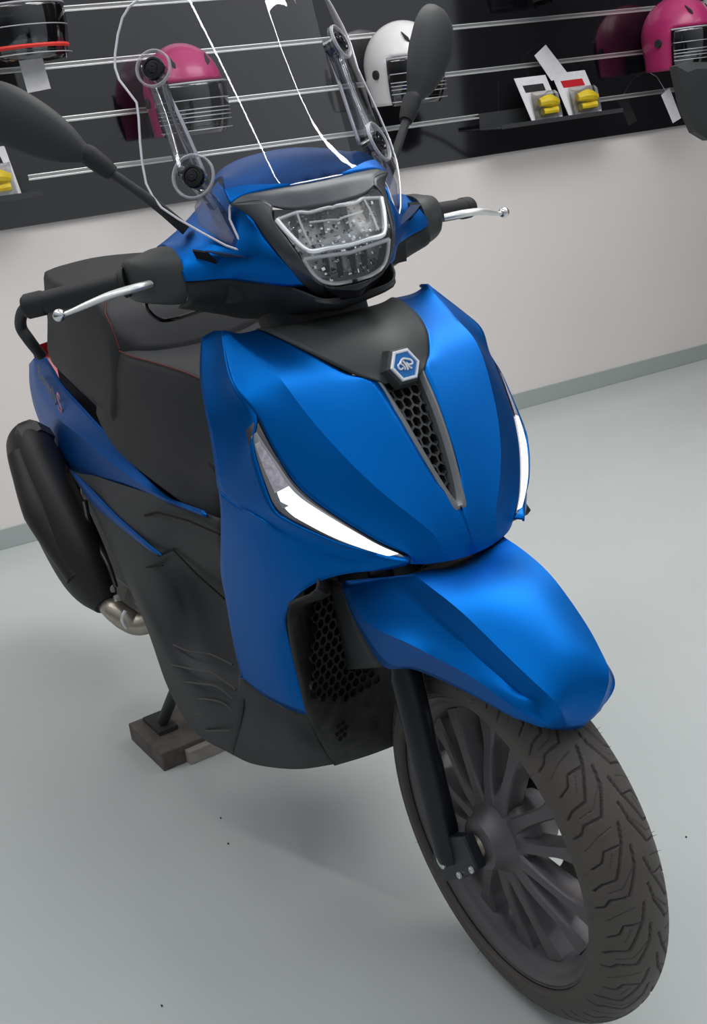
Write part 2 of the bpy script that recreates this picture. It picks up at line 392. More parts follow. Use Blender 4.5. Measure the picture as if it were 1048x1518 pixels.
rimo = obj('front_wheel', wheel, RIM, P, st=True, sharp=40)
obj('bead_line', tube([(223.6 * math.cos(t_), -46.6, 287 + 223.6 * math.sin(t_)) for t_ in np.linspace(0, 2 * math.pi, 120, endpoint=False)], 1.5, 6, closed=True), HOLE, rimo, st=True)
obj('tyre', build_tyre(), RUBBER, rimo, st=True, sharp=50)
disc = lathe([(28, 122), (28, 78), (33, 78), (33, 122), (28, 122)], (0, 0, 287), (0, 1, 0), 64)
obj('brake_disc', disc, STEEL, rimo, st=True)
obj('axle', lathe([(-88, 0), (-88, 9), (-84, 12), (-66, 12), (-66, 15), (60, 15)], (0, 0, 287), (0, 1, 0), 24), BRASS, rimo, st=True)
obj('wheel_nut', lathe([(-78, 9), (-78, 16), (-70, 17), (-64, 19), (-62, 22)], (0, 0, 287), (0, 1, 0), 24), BRASS, rimo, st=True)
cal = MB(); box((-60, 36, 400), (60, 44, 90), cal, Matrix.Rotation(.5, 3, 'Y')); box((-30, 34, 385), (34, 52, 60), cal, Matrix.Rotation(.5, 3, 'Y'))
obj('brake_caliper', cal, mat('caliper_grey', (.16, .15, .13), .5, .3), P, st=True, bevel=8)
# ---- fork legs
def fork(sgn):
    T = np.array((-108.5,-86,532.4)); B3 = np.array((-53,-86,247.1)); M = lambda q: (q[0], q[1] * -sgn, q[2])
    d = (T - B3) / np.linalg.norm(T - B3); top = T + d * 190
    f = tube([M(B3 - d * 6), M(B3 + d * 10), M(B3 + d * 130), M(T), M(T + d * 10), M(top)], [19, 22, 22.5, 23.5, 20, 18], 24)
    fo = obj('fork_leg', f, FORKM, P, st=True)
    br = [(-88,-92,263.8), (-100,-92,201.2), (-88.4,-92,185.6), (-60.3,-92,195.9), (-18.1,-92,227.9), (30,-92,275.1), (21.3,-92,290.9), (3,-92,317.4)]
    br = [M(q) for q in br]; o2 = [(q[0], q[1] * (74 / 92), q[2]) for q in br]
    obj('axle_clamp', loft([br, o2]), FORKM, fo, st=True, bevel=3, smooth=False)
    for (q, r) in (((-64.2,-95,233.8), 11), ((-18.4,-93,236.8), 5.2), ((18.8,-93,269.8), 5.2)):
        q = M(q); s = -sgn
        obj('clamp_bolt' if r < 8 else 'axle_cap', lathe([(0, r), (-3, r), (-4, r * .8), (-4, r * .45), (-1, r * .4), (-1, 0)], q, (0, s, 0), 20), ALU, fo, st=True)
    return fo
fork(-1); fork(1)

# ---- front fender (steered)
FR = [
 [(-175.4,-132,669.2), (-163.7,-130,679.8), (-135.3,-114,686.6), (-96.3,-97,696.3), (-59.2,-78,706.6), None, (-78,0,684)],
 [(-160,-132,634.7), (-117.5,-137,636.9), (-89.5,-112,662.7), (-57.1,-92,680.9), (-26.8,-78,701.2), None, (-34,0,698)],
 [(-141,-129,603.6), (-68.8,-133,636.6), (-53.9,-107,652.8), (-21.8,-90,671.2), (13.8,-76,693.3), None, (14,0,702)],
 [(-111.4,-118,557.5), (-12.8,-122,632.2), (-5.4,-100,646.7), (9,-86,660.8), (47.5,-73,682.6), None, (54,0,694)],
 [(-54.3,-104,571), (25.9,-110,623.5), (31.3,-92,633.6), (44.2,-81,646.2), (79.3,-69,667.6), None, (86,0,679)],
 [(0.5,-93,572.5), (61.4,-98,616.2), (67,-86,624.6), (71.8,-76,629.4), (107.3,-65,652.7), None, (114,0,665)],
 [(67.8,-84,572.2), (98.7,-87,603.8), (103.7,-78,612), (106.3,-69,615.3), (135.7,-60,637.3), None, (142,0,648)],
 [(132.3,-76,569.8), (140.7,-77,587.7), (139.3,-71,594.3), (137.7,-63,598), (160.6,-53,620), None, (167,0,629)],
 [(154.7,-69,568.3), (163.3,-69,581), (167.5,-64,589.5), (170.2,-57,596.3), (181.3,-47,606.6), None, (184,0,604)],
 [(169.5,-60,564.5), (177.5,-57,572.7), (181.1,-52,578), (183.2,-46,581.2), (189.7,-36,586.6), None, (188,0,574)],
 [(172.1,-54,561.1), (173.4,-46,556.8), (173.4,-39,552.8), (176.3,-33,551), (176.7,-22,546.4), (176,-11,542.2), (175.5,0,538.6)],
]
for r_ in FR[:-1]: r_[5] = (.5 * r_[4][0] + .5 * r_[6][0] + 1.5, r_[4][1] * .52, .5 * r_[4][2] + .5 * r_[6][2] + 3)
fen = fsurf(FR, 5, 5, cu=(1, 3, 4), full=True, w=.06)
fender = obj('front_fender', fen, PAINT, P, st=True, solid=3, sharp=28)
FBR = [[(-246.8,-118,649.5), (-187.4,-126,665.2)], [(-242.9,-118,588.6), (-164,-128,631.8)], [(-237.2,-118,538.8), (-141.9,-127,599.3)], [(-240.6,-116,497.8), (-111.8,-119,556.6)]]
for sg in (-1, 1): obj('fender_bracket', surf(FBR if sg < 0 else [mir(r_) for r_ in FBR], 4, 4), PLAST, fender, st=True, solid=4)
inn = surf([[(x, y, z) for y in (-70, 0, 70)] for x, z in ((-230, 500), (-215, 590), (-150, 660), (-70, 690), (0, 670))], 3, 4)
obj('inner_mudguard', inn, PLAST_D, fender, st=True, solid=3)

# ---- front shield nose
NR = [
 [(-344.7,-183.5,1027), (-344.3,-181.4,1027.6), (-342.3,-178.2,1027.1), (-346.9,-154.4,1017.9), (-355,-120,1016)],
 [(-294.7,-207.2,985.6), (-291.4,-192.9,992.4), (-292.2,-174,1000.6), (-292.6,-140.1,993.3), (-285,-110,1000)],
 [(-259.8,-215.6,958.9), (-253.1,-187.4,972.2), (-251.3,-163.5,981.3), (-239.5,-130.6,972.6), (-235,-93,979)],
 [(-233.4,-205.9,927.4), (-219.3,-184.8,943.3), (-215.5,-164.1,960.6), (-205.9,-121.6,952.1), (-203,-67,956)],
 [(-209.2,-203.6,889), (-196.1,-177.5,907.4), (-188.9,-157.2,929.1), (-181.4,-101.6,931.9), (-181.9,-41.9,946.6)],
 [(-182,-197.2,849.5), (-171.5,-171.1,872.2), (-161.9,-145.6,895.8), (-156.1,-83.6,902.9), (-146.9,-35.8,902.2)],
 [(-159.6,-186.1,822.3), (-145.6,-157.7,840.3), (-130.7,-129.2,856.5), (-127.8,-69.3,863), (-116.3,-29.4,855.6)],
 [(-127.7,-162.2,791.7), (-114.8,-136.2,804.4), (-102.7,-107.4,818), (-100.9,-54.3,820.7), (-88.3,-20.2,807.9)],
 [(-90,-124.8,753.7), (-82.4,-105.4,764.2), (-75.7,-78,778.9), (-73.8,-33.5,779.8), (-64,0,764)],
 [(-68.2,-93,729.7), (-61.9,-73.1,735.9), (-58,-47.5,743.6), (-57.9,-19.4,744.8), (-52,0,733)],
 [(-72.2,-90.7,715), (-62.5,-73.1,712), (-55,-50.2,709.6), (-51.1,-24.2,707.2), (-51,0,706)],
]
NR.append([(q[0] - 50, q[1], q[2] - 2) for q in NR[-1]])
nose = obj('front_shield', fsurf(NR, 6, 5, cu=(2,), cv=(10,), mirror=True, w=.03), PAINT, P, solid=3, sharp=26)
# grille in the nose
GT = [(-182.7,-41.4,946.4), (-147.7,-35.2,901.9), (-117.1,-28.8,855.3), (-89.1,-19.6,807.6), (-69.9,-11.4,774.1), (-66.8,-3.9,767.7)]
GI = [(-183,-30.4,940.9), (-148.8,-24.7,897.2), (-119.4,-18.2,852), (-94.1,-9.7,808.7), (-77.8,-0.9,780.1), (-78.4,5.6,781)]
GI = [tuple(q) for q in GI]
gf = MB(); surf([[a1, (np.array(a1) * .5 + np.array(b1) * .5 + np.array((4, 0, 0))), b1, np.array(b1) + np.array((-17, 0, 0))] for a1, b1 in zip(GT, GI)], 2, 5, cu=(2,), mirror=True, mb=gf)
gfo = obj('grille_frame', gf, GREYP, nose, sharp=30)
gz0, gz1 = GI[-1][2], GI[0][2]
GZ = np.array([q[2] for q in GI])[::-1]; GX = np.array([q[0] for q in GI])[::-1]; GY = np.array([q[1] for q in GI])[::-1]
def gfn(a, b): return (float(np.interp(b, GZ, GX)) - 9, a, b)
gpoly = [(q[1], q[2]) for q in GI] + [(-q[1], q[2]) for q in GI[::-1]] 
gpo = [(p[0] * 1.06, p[1]) for p in gpoly]
hc = honeycomb(gpo, 14.6, 3.0, 10, gfn, (-1, 0, -.3))
obj('honeycomb_grille', hc, PLAST, nose, smooth=False)
obj('grille_backing', MB().add([(gfn(p[0], p[1])[0] - 14, p[0] + (14 if p[0] > 0 else -14), p[1] - (12 if p[1] < 800 else -12 if p[1] > 930 else 0)) for p in [(q[0], q[1]) for q in gpoly]], [tuple(range(len(gpoly)))]), HOLE, nose, smooth=False)
# black steering cover + badge
CR = [
 [(-375,-114,1000), (-352,-60,1012), (-345,0,1016)],
 [(-353,-121,1018), (-318,-66,1033), (-300,0,1038)],
 [(-283,-111,1002), (-256,-58,1014), (-240,0,1018)],
 [(-233,-93,981), (-216,-48,994), (-204,0,999)],
 [(-201,-67,958), (-192,-34,970), (-180,0,974)],
 [(-179.2,-43.8,946.5), (-183,-24,947), (-171,0,946)],
 [(-175.1,-29.4,937.9), (-178,-14,938), (-170,0,936)],
]
cover = obj('steering_cover', fsurf(CR, 6, 6, full=True, w=.05), COVER, P, solid=3)
bd = Vector((1, 0, .42)).normalized(); bu = Vector((-.42, 0, 1)).normalized()
def hexr(r, d, cy=0, c0=(-170, 0, 958)):
    return [np.array(c0) + np.array(bd) * d + np.array((0, 1, 0)) * r * math.cos(math.radians(60 * k)) + np.array(bu) * r * math.sin(math.radians(60 * k)) for k in range(6)]
pad = loft([hexr(33, -14), hexr(29, -1), hexr(26, 2)])
obj('badge_mount', pad, COVER, cover, smooth=False)
em = MB(); loft([hexr(25, 1), hexr(25, 4.5), hexr(23.5, 6), hexr(20.5, 6), hexr(19.5, 4)], em, cap=False)
emb = obj('hexagonal_badge', em, EMB_W, cover, smooth=False, label='silver rimmed blue hexagonal badge')
obj('badge_field', MB().add(hexr(20, 4.2), [(0, 1, 2, 3, 4, 5)]), EMB_B, emb, smooth=False)
def bp(x, y, d=5.5): return np.array((-170, 0, 958)) + np.array(bd) * d + np.array((0, 1, 0)) * x + np.array(bu) * y
lg = MB()
tube([bp(-9 + 4 * math.cos(t), -1 + 4 * math.sin(t)) for t in np.linspace(.2, 5.6, 14)], 1.5, 6, lg)
tube([bp(-8.5, 2.5), bp(-5, 7), bp(0, 8.5), bp(5, 7), bp(11, 4), bp(11, -1), bp(5, -1), bp(2, 2.5)], 1.7, 6, lg, smooth=4)
tube([bp(-3, 6), bp(0, 0), bp(1, -8)], 1.8, 6, lg, smooth=4); tube([bp(2, 1), bp(5, -5), bp(8, -7)], 1.6, 6, lg, smooth=4); tube([bp(-5, 1), bp(-3, -4), bp(-4, -7)], 1.3, 6, lg, smooth=4)
obj('badge_emblem', lg, EMB_W, emb)

# ---- daytime running lights
DI = [(-232.8,-205.2,920.6), (-211.1,-202.6,888.4), (-183.9,-196.2,848.8), (-161.5,-185,821.5), (-129.6,-161.1,790.9), (-92,-123.5,752.7), (-73.3,-96.8,732.5), (-70.6,-91.5,727.6)]
DO = [(-239.7,-220.4,908), (-226,-223.8,875.9), (-204.4,-224.7,835.1), (-186.7,-222.9,804.5), (-156.6,-202.6,782.3), (-119.4,-167.2,756.4), (-82.5,-118.6,730.1), (-70.8,-92.7,726)]
def lerp(a1, b1, t): return tuple(np.array(a1) * (1 - t) + np.array(b1) * t)
def strip(i0, i1, t0, t1, dx, sgn, bow=3):
    A1 = cr(DI, 6); B1 = cr(DO, 6); n = len(A1); a0 = int(i0 * (n - 1)); a1 = int(i1 * (n - 1)); R = []
    for k in range(a0, a1 + 1):
        r = []
        f_ = (k - a0) / max(1, a1 - a0); u0 = t0 if not hasattr(t0, '__len__') else float(np.interp(f_, np.linspace(0, 1, len(t0)), t0)); u1 = t1 if not hasattr(t1, '__len__') else float(np.interp(f_, np.linspace(0, 1, len(t1)), t1))
        for j in range(5):
            t = u0 + (u1 - u0) * j / 4; q = np.array(lerp(A1[k], B1[k], t)) + np.array((dx + bow * 4 * t * (1 - t), -bow * .6 * 4 * t * (1 - t), 0)); r.append((q[0], q[1] * -sgn, q[2]))
        R.append(r)
    return surf(R, 1, 1)
for sg in (-1, 1):
    fr = obj('daytime_running_light', strip(0, 1, 0, 1, -4, sg), SMOKE, P, label='curved white running light in a dark frame')
    obj('lamp_rim', strip(.07, .97, (.34, .10, .08, .08, .16, .3), (.80, .90, .90, .90, .86, .72), -1.5, sg), GUIDE2, fr)
    obj('indicator_lens', strip(.10, .34, (.42, .24, .22), (.72, .74, .74), 1, sg), DRLD, fr)
    obj('light_bar', strip(.345, .85, (.22, .15, .13, .18), (.66, .78, .80, .72), 1, sg), DRL, fr)
    obj('end_reflector', strip(.865, .94, (.24, .34), (.74, .66), 1, sg), GUARD, fr)
    rp_ = strip(.39, .44, (.74, .60), (.75, .80), 3, sg); obj('reflector_pin', rp_, GUARD, fr)

# ---- leg shield sides
UP = [
 [(-344.3,-183.5,1028), (-367.8,-186,1025.3), (-381.8,-200,1017)],
 [(-295.3,-206.9,985.5), (-341.2,-206,976.7), (-358.1,-222,972.2)],
 [(-260.5,-215.2,958.7), (-308.6,-218,942.8), (-328.3,-237,929.7)],
 [(-234,-205.6,927.2), (-277.4,-222,909.7), (-319,-240,897.4)],
 [(-226.6,-222.2,889.7), (-281.8,-228,861.3), (-317.4,-241,847.8)],
 [(-203.4,-226.6,839.7), (-260.7,-230,821.3), (-322,-239,808.4)],
 [(-184.8,-225.8,805.8), (-228.9,-231,803.8), (-285.2,-237,798.6)],
 [(-168.4,-215.5,791.1), (-193.6,-222,784.9), (-220.5,-231,786.9)],
 [(-138.8,-190.5,771.3), (-153.5,-196,760.4), (-169.5,-206,758.3)],
 [(-103.5,-151.8,746.9), (-115.3,-152,735.9), (-116.9,-160,734.1)],
 [(-69.8,-92.1,728), (-58.1,-102,726.6), (-59.3,-104,721)],
]
LO = [
 [(-322,-239,808.4), (-285.2,-237,798.6), (-220.5,-231,786.9), (-169.5,-206,758.3), (-116.9,-160,734.1), (-59.3,-104,721)],
 [(-325.5,-240,773.5), (-282,-239,765.1), (-220,-231,756), (-169.7,-209,738.3), (-123,-170,720.7), (-84.4,-125,713.9)],
 [(-345.7,-238,725.3), (-288.5,-237,724.2), (-229.1,-230,717.4), (-185.4,-215,709.6), (-152.9,-197,706), (-131.2,-172,708)],
 [(-374.4,-234,663.2), (-318,-234,668.7), (-266,-228,671.3), (-228.8,-220,671.4), (-204.5,-210,669.1), (-183.8,-202,679)],
 [(-387,-228,606.2), (-333.2,-228,615.3), (-294.6,-223,619.3), (-265.4,-216,621.9), (-249.4,-208,622.1), (-244.1,-200,619.9)],
 [(-404.2,-220,530.6), (-357.1,-218,541.7), (-325.6,-212,545.9), (-298.8,-205,550.5), (-281.1,-196,552.3), (-270.3,-188,553.1)],
 [(-427.3,-206,453.2), (-387,-203,460.1), (-352.4,-197,463.9), (-326,-189,469.8), (-304.4,-181,476.2), (-288,-174,482.2)],
 [(-427.3,-205,451.6), (-391.8,-199,438.2), (-359.7,-190,427.6), (-331.4,-181,422), (-309.9,-174,420.7), (-292.5,-166,419.8)],
]
for sg in (-1, 1):
    up = UP if sg < 0 else [mir(r) for r in UP]; lo_ = LO if sg < 0 else [mir(r) for r in LO]
    m_ = fsurf(up, 5, 5, w=.05); fsurf(lo_, 5, 5, w=.05, mb=m_)
    obj('leg_shield', m_, PAINT, P, solid=3, sharp=24)
# ---- inner front wall with radiator mesh
IW = [
 [(-330,-150,735), (-325,-75,735), (-325,0,735)],
 [(-153.8,-192,699), (-321.5,-63.3,605.5), (-318,0,690)],
 [(-219.8,-206,651.4), (-307.5,-117.6,596), (-316,0,640)],
 [(-244.1,-200,619.9), (-304.2,-126,553.9), (-314,0,590)],
 [(-270.3,-188,553.1), (-302.2,-121.1,511.7), (-312,0,540)],
 [(-288,-174,482.2), (-301.7,-111.7,448.3), (-310,0,470)],
 [(-292.5,-166,419.8), (-298.8,-108.7,393.1), (-306,0,400)],
 [(-314.1,-135,341.4), (-304.5,-80.2,334.5), (-302,0,340)],
 [(-339.9,-105,280.2), (-319.2,-50,284.8), (-299,0,293)],
]
wallm = obj('inner_front_panel', surf(IW, 6, 5, mirror=True), mat('dusty_black_plastic', (.026, .026, .026), .62, noise=(45, .6, (.07, .066, .062)), bump=(500, .3)), P, solid=3)
def ifn(a, b): return (-310 + 65 * (a / 200) ** 2 + 1.0, a, b)
rad = [(-281.1,-133.3,616.6), (-300.1,-78.2,598.5), (-299.3,-81.3,473.6), (-309.5,-17.2,426.2), (-307.8,-36.8,409.7), (-299.8,-79.1,412.6), (-261.9,-172,463.5)]
rp = [(q[1], q[2]) for q in rad]
for sg in (1, -1):
    rpp = [(p[0] * sg, p[1]) for p in rp]
    obj('radiator_mesh', honeycomb(rpp, 17, 4.2, 9, lambda a, b: (ifn(a, b)[0] + 8, a, b), (-1, 0, 0)), PLAST_D, wallm, smooth=False)
    cx_, cz_ = (-289.9,-111.2,370.6)[1:]; fl = MB()
    for k in range(6):
        t = k * math.pi / 3; o2 = (cx_ * sg + 11 * math.cos(t), cz_ + 13 * math.sin(t)); vs = [(ifn(0, 0)[0] + 62 * ((o2[0]) / 200) ** 2 + 3, o2[0] + 4.6 * math.cos(j * math.pi / 3), o2[1] + 5 * math.sin(j * math.pi / 3)) for j in range(6)]
        fl.add(vs, [tuple(range(6))])
    vs = [(ifn(cx_, cz_)[0] + 2, cx_ * sg + 5 * math.cos(j * math.pi / 3), cz_ + 5.5 * math.sin(j * math.pi / 3)) for j in range(6)]; fl.add(vs, [tuple(range(6))])
    obj('vent_holes', fl, HOLE, wallm, smooth=False)
    obj('vent_backing', patch([(p[0], p[1]) for p in rpp], lambda a, b: (ifn(a, b)[0] + .5, a, b), 20), HOLE, wallm)
# ---- belly fairing
BL = [
 [(-434.5,-203,448), (-386.4,-196,436.6), (-349.9,-187,426.7), (-324,-178,421.4), (-292.5,-166,419.8)],
 [(-453.9,-212,371.3), (-394.8,-203,373.4), (-350,-190,368.4), (-317.8,-174,365.6), (-314.1,-135,341.4)],
 [(-532,-200,252.8), (-501.6,-184,243.1), (-448.9,-165,249.6), (-389.1,-140,263.7), (-339.9,-105,280.2)],
 [(-520,-100,245), (-480,-90,250), (-430,-80,258), (-380,-70,268), (-315,-50,285)],
 [(-520,0,240), (-480,0,245), (-430,0,252), (-380,0,262), (-299,0,292)],
]
obj('belly_fairing', surf(BL, 6, 6, mirror=True, cv=(2,)), PLAST, P, solid=3, sharp=30)

# ---- side body, footboard
BS = [
 [(-1252.2,-165,639.9), (-904.9,-198,688.6), (-709.5,-203,708.8), (-581.4,-197,714), (-440.3,-190,719.8)],
 [(-1095.9,-200,648.6), (-837.6,-218,658), (-678.8,-221,639.1), (-570,-204,637.5), (-447.5,-190,642.7)],
 [(-1012.1,-212,632.7), (-786.5,-228,613.4), (-658,-222,574.5), (-624.1,-184,532.8), (-503.2,-166,539)],
 [(-959.6,-215,600.3), (-765.3,-234,554.1), (-646.9,-230,475.9), (-578.5,-196,444.7), (-470.7,-182,448.8)],
 [(-930.1,-215,567.9), (-744.1,-240,501.6), (-624.1,-244,415.8), (-512.2,-234,382.4), (-427.4,-212,395.2)],
 [(-926.5,-212,547.9), (-742.2,-238,453.5), (-674,-242,345.2), (-616.9,-228,273.2), (-532,-200,252.8)],
 [(-940,-150,500), (-830,-160,390), (-700,-160,310), (-620,-150,260), (-520,-100,245)],
 [(-940,0,480), (-830,0,380), (-700,0,300), (-620,0,255), (-520,0,240)],
]
body = obj('side_body', surf(BS, 6, 6, mirror=True, cv=(5,)), PLAST, P, solid=3, sharp=40)
for sg in (1, -1):
    rid = MB()
    for pts in ([(-653.4,-236,449.2), (-590.9,-225,447.3), (-544.9,-203,449), (-472.3,-197,454.1)], [(-630.7,-244,413.4), (-556.5,-236,428.7), (-507.1,-221,433.7), (-450.7,-208,419.7)],
                [(-621.4,-243,385.4), (-544.3,-237,406.3), (-485.1,-226,418.6), (-450,-212,398.7)], [(-603.3,-240,354.6), (-526.1,-236,382.9), (-474.3,-226,392), (-449.3,-214,374.1)],
                [(-579.2,-236,331.6), (-523.9,-231,351.3), (-482.9,-221,357.7)], [(-566.6,-228,299.3), (-512.6,-225,321.5), (-479.5,-218,332.9)]):
        tube([(q[0], q[1] * sg - sg * .5, q[2]) for q in pts], 1.6, 6, rid, smooth=5)
    obj('footboard_ridges', rid, mat('worn_ridge', (.07, .07, .07), .6), body)
    gr = MB()
    for pts in ([(-649.2,-223,610.7), (-603.8,-212,630.9), (-556.7,-199,596.3), (-492,-183,563.4)], [(-735.4,-230,565.4), (-633.2,-225,598)], [(-701.8,-215,671), (-649,-212,689.1), (-529.1,-206,700.5), (-434.3,-198,698.7)]):
        tube([(q[0], q[1] * sg, q[2]) for q in pts], 1.8, 6, gr)
    obj('panel_gap', gr, HOLE, body)
    st2 = surf([[(-1098.9,-203,670.8), (-1077.9,-208,663.4)], [(-954.1,-217,662.7), (-961.1,-222,638.8)], [(-880.1,-222,653.3), (-884.5,-226,631.6)], [(-811.3,-226,645.2), (-812.1,-229,628.6)], [(-696,-229,632), (-670.9,-231,618.8)], [(-627.4,-226,620.2), (-628.6,-226,617.4)]], 2, 5)
    if sg < 0: st2.v = [(p[0], -p[1], p[2]) for p in st2.v]
    obj('blue_trim_strip', st2, PAINT_DARK, body, solid=3)
# ---- tail panels
TL = [
 [(-1406,-112,850.9), (-1432.6,-116,848.7), (-1477.8,-118,842.3), (-1552.1,-110,817.3)],
 [(-1317.1,-128,834.6), (-1364.4,-136,821.2), (-1443.4,-138,789.3), (-1522.3,-128,773)],
 [(-1243,-140,817.1), (-1285.5,-150,798.6), (-1354.5,-152,763), (-1478.1,-140,718.8)],
 [(-1096.1,-155,794.1), (-1142.6,-166,776.6), (-1215.4,-170,751.2), (-1363.7,-158,676.6)],
 [(-885.6,-175,760.2), (-936.9,-186,752.4), (-1014.9,-190,747.5), (-1185.8,-178,650.7)],
 [(-747.1,-188,734.6), (-790.4,-197,728.2), (-851.1,-202,743.5), (-970.5,-190,673.8)],
 [(-632.2,-194,717.3), (-670.5,-202,717.2), (-688,-207,737.1), (-722.6,-200,701.2)],
 [(-554.7,-196,721), (-565.4,-200,718.5), (-594.2,-203,716.4), (-584.3,-200,710.6)],
 [(-483,-196,726.2), (-477.2,-198,724.7), (-473.6,-199,722.4), (-472.7,-199,718)],
]
# keep the crease line under the upper edge everywhere
TL[5][1], TL[5][2] = (-769.1,-196,732.3), (-795.2,-202,726)
TL[6][1], TL[6][2] = (-648,-200,714.2), (-662.8,-205,719.8)
TL[7][1], TL[7][2] = (-559.8,-199,718.4), (-564.5,-202,717)
for sg in (-1, 1):
    tl = TL if sg < 0 else [mir(r) for r in TL]
    tp = obj('tail_panel', fsurf(tl, 4, 5, cu=(2,), w=.05), PAINT_DARK, P, solid=3, sharp=20)
    if sg < 0:
        for k in range(2):
            t0 = [(-1243.8,-152,802), (-1416.5,-134,820.3)][0]; 
        A0 = np.array((-1399.4,-137.5,831)); A1 = np.array((-1240.4,-157.5,788.9)); q = (A1 - A0); ln = np.linalg.norm(q)
        fc = bpy.data.curves.new('script', 'FONT'); fc.body = 'Beverly'; fc.shear = .35; fc.size = 1; fc.extrude = .02
        fo_ = bpy.data.objects.new('script', fc); COL.objects.link(fo_); bpy.context.view_layer.update()
        me_ = bpy.data.meshes.new_from_object(fo_); bpy.data.objects.remove(fo_)
        xs = [v.co.x for v in me_.vertices]; sx = ln / (max(xs) - min(xs)); dirx = q / ln
        nrm = np.cross(dirx, np.array((.15, 0, 1.))); nrm /= np.linalg.norm(nrm); nrm = nrm if nrm[1] < 0 else -nrm
        diry = np.cross(nrm, dirx)
        if diry[2] < 0: diry = -diry
        mbt = MB().add([A0 + dirx * v.co.x * sx + diry * (v.co.y - .3) * sx + nrm * (2 + v.co.z * 10) for v in me_.vertices], [tuple(p.vertices) for p in me_.polygons])
        obj('script_lettering', mbt, TXTG, tp, smooth=False)
        fc = bpy.data.curves.new('script', 'FONT'); fc.body = 'S'; fc.size = 1; fc.extrude = .02
        fo_ = bpy.data.objects.new('script', fc); COL.objects.link(fo_); bpy.context.view_layer.update()
        me_ = bpy.data.meshes.new_from_object(fo_); bpy.data.objects.remove(fo_)
        A2 = A1 + dirx * 8
        mbt = MB().add([A2 + dirx * v.co.x * sx * 1.3 + diry * (v.co.y - .3) * sx * 1.3 + nrm * (2 + v.co.z * 10) for v in me_.vertices], [tuple(p.vertices) for p in me_.polygons])
        obj('red_letter', mbt, REDL, tp, smooth=False, label='red letter S')
tailc = surf([[(-1480,-112,868), (-1490,0,880)], [(-1500,-110,840), (-1530,0,840)], [(-1450,-110,780), (-1470,0,780)]], 4, 4, mirror=True)
obj('tail_light', tailc, REDL, P)

# ---- saddle
def seat_ring(x, we, ze, zc, wb, zb):
    h = [(x, 0, zc), (x, -we * .55, zc + (ze - zc) * .35), (x, -we * .9, ze + 1), (x, -we * 1.04, ze - 12), (x, -(we * .4 + wb * .6), zb * .55 + ze * .45), (x, -wb, zb), (x, -wb * .5, zb - 5)]
    return h + [(x, 0, zb - 8)] + mir(h[1:])[::-1]
def seat_from(specs, name, m, parent, **k):
    return obj(name, loft([seat_ring(*s) for s in specs], n=3, ns=5), m, parent, **k)
seat = seat_from([(-470, 30, 800, 805, 130, 690), (-500, 60, 850, 858, 178, 700), (-555, 95, 890, 897, 190, 712), (-620, 124, 918, 916, 194, 725), (-700, 142, 928, 918, 196, 738), (-780, 152, 932, 918, 195, 750),
                  (-850, 150, 934, 922, 192, 764), (-900, 148, 945, 940, 186, 778), (-950, 145, 955, 955, 176, 790)], 'saddle', SEATM, P, sharp=60)
pill = seat_from([(-832, 120, 935, 925, 170, 800), (-846, 148, 968, 958, 184, 805), (-868, 152, 1002, 1000, 182, 808), (-905, 154, 1026, 1034, 178, 812), (-960, 158, 1036, 1048, 174, 822), (-1060, 160, 1046, 1056, 168, 840), (-1160, 146, 1050, 1060, 158, 852),
                  (-1260, 122, 1052, 1062, 146, 864), (-1330, 90, 1042, 1050, 124, 872), (-1365, 56, 1005, 1010, 96, 880)], 'pillion_cushion', SEATM, seat, sharp=60)
stt = MB()
tube([(-556, -98, 893), (-620, -127, 919), (-700, -144, 930), (-780, -153, 934), (-835, -154, 938)], 1.4, 6, stt, smooth=5)
tube([(-838, -152, 942), (-852, -154, 982), (-872, -152, 1008), (-905, -120, 1040), (-912, -60, 1046), (-914, 0, 1047), (-912, 60, 1046), (-905, 120, 1040), (-872, 152, 1008), (-838, 150, 942)], 1.4, 6, stt, smooth=6)

obj('red_stitching', stt, RED, seat)

# ---- grab rail
for sg in (-1, 1):
    g = [(q[0], q[1] * -sg, q[2]) for q in ((-1381.2,-128,860.3), (-1372.4,-150,900.8), (-1380.4,-160,933.5), (-1342.4,-160,969.3), (-1292.5,-148,991.1), (-1283.3,-120,997.9))]
    obj('grab_rail', tube(g, [12, 13, 13, 13, 13, 12], 14, smooth=6), PLAST, P)
# ---- exhaust
rings = []
for (u3, ry, rz, tilt) in (((-1047.5,-205,383.1), 26, 28, 0), ((-1079,-212,420.9), 44, 66, 0), ((-1116.7,-218,467.9), 54, 84, 0), ((-1178.4,-222,541.1), 58, 88, 0), ((-1245.7,-222,613.7), 58, 84, 0), ((-1291.8,-220,662.5), 54, 78, 0), ((-1336.4,-216,696.5), 44, 62, 0), ((-1346.1,-214,705.2), 30, 44, 0)):
    axd_ = np.array((-.78, 0, .62)); nn_ = np.array((.62, 0, .78))
    rings.append([np.array(u3) + np.array((0, 1, 0)) * ry * math.cos(t) + nn_ * rz * math.sin(t) for t in np.linspace(0, 2 * math.pi, 16, endpoint=False)])
ex = obj('exhaust_silencer', loft(rings, n=2, ns=4), EXH, P)
obj('heat_shield', tube([np.array((-1079,-212,420.9)) + (0, -30, 30), np.array((-1178.4,-222,541.1)) + (0, -36, 36), np.array((-1270.3,-222,651.9)) + (0, -30, 34)], [26, 40, 28], 16, smooth=6), EXH, ex)
cc0 = np.array((-1312.3,-214,700.4)); axc = np.array((-.78, 0, .62)); nnc = np.array((.62, 0, .78))
rg = lambda k_, d_: [cc0 + axc * d_ + np.array((0, 1, 0)) * 50 * k_ * math.cos(t) + nnc * 62 * k_ * math.sin(t) for t in np.linspace(.4, 2 * math.pi + .4, 7, endpoint=False)]
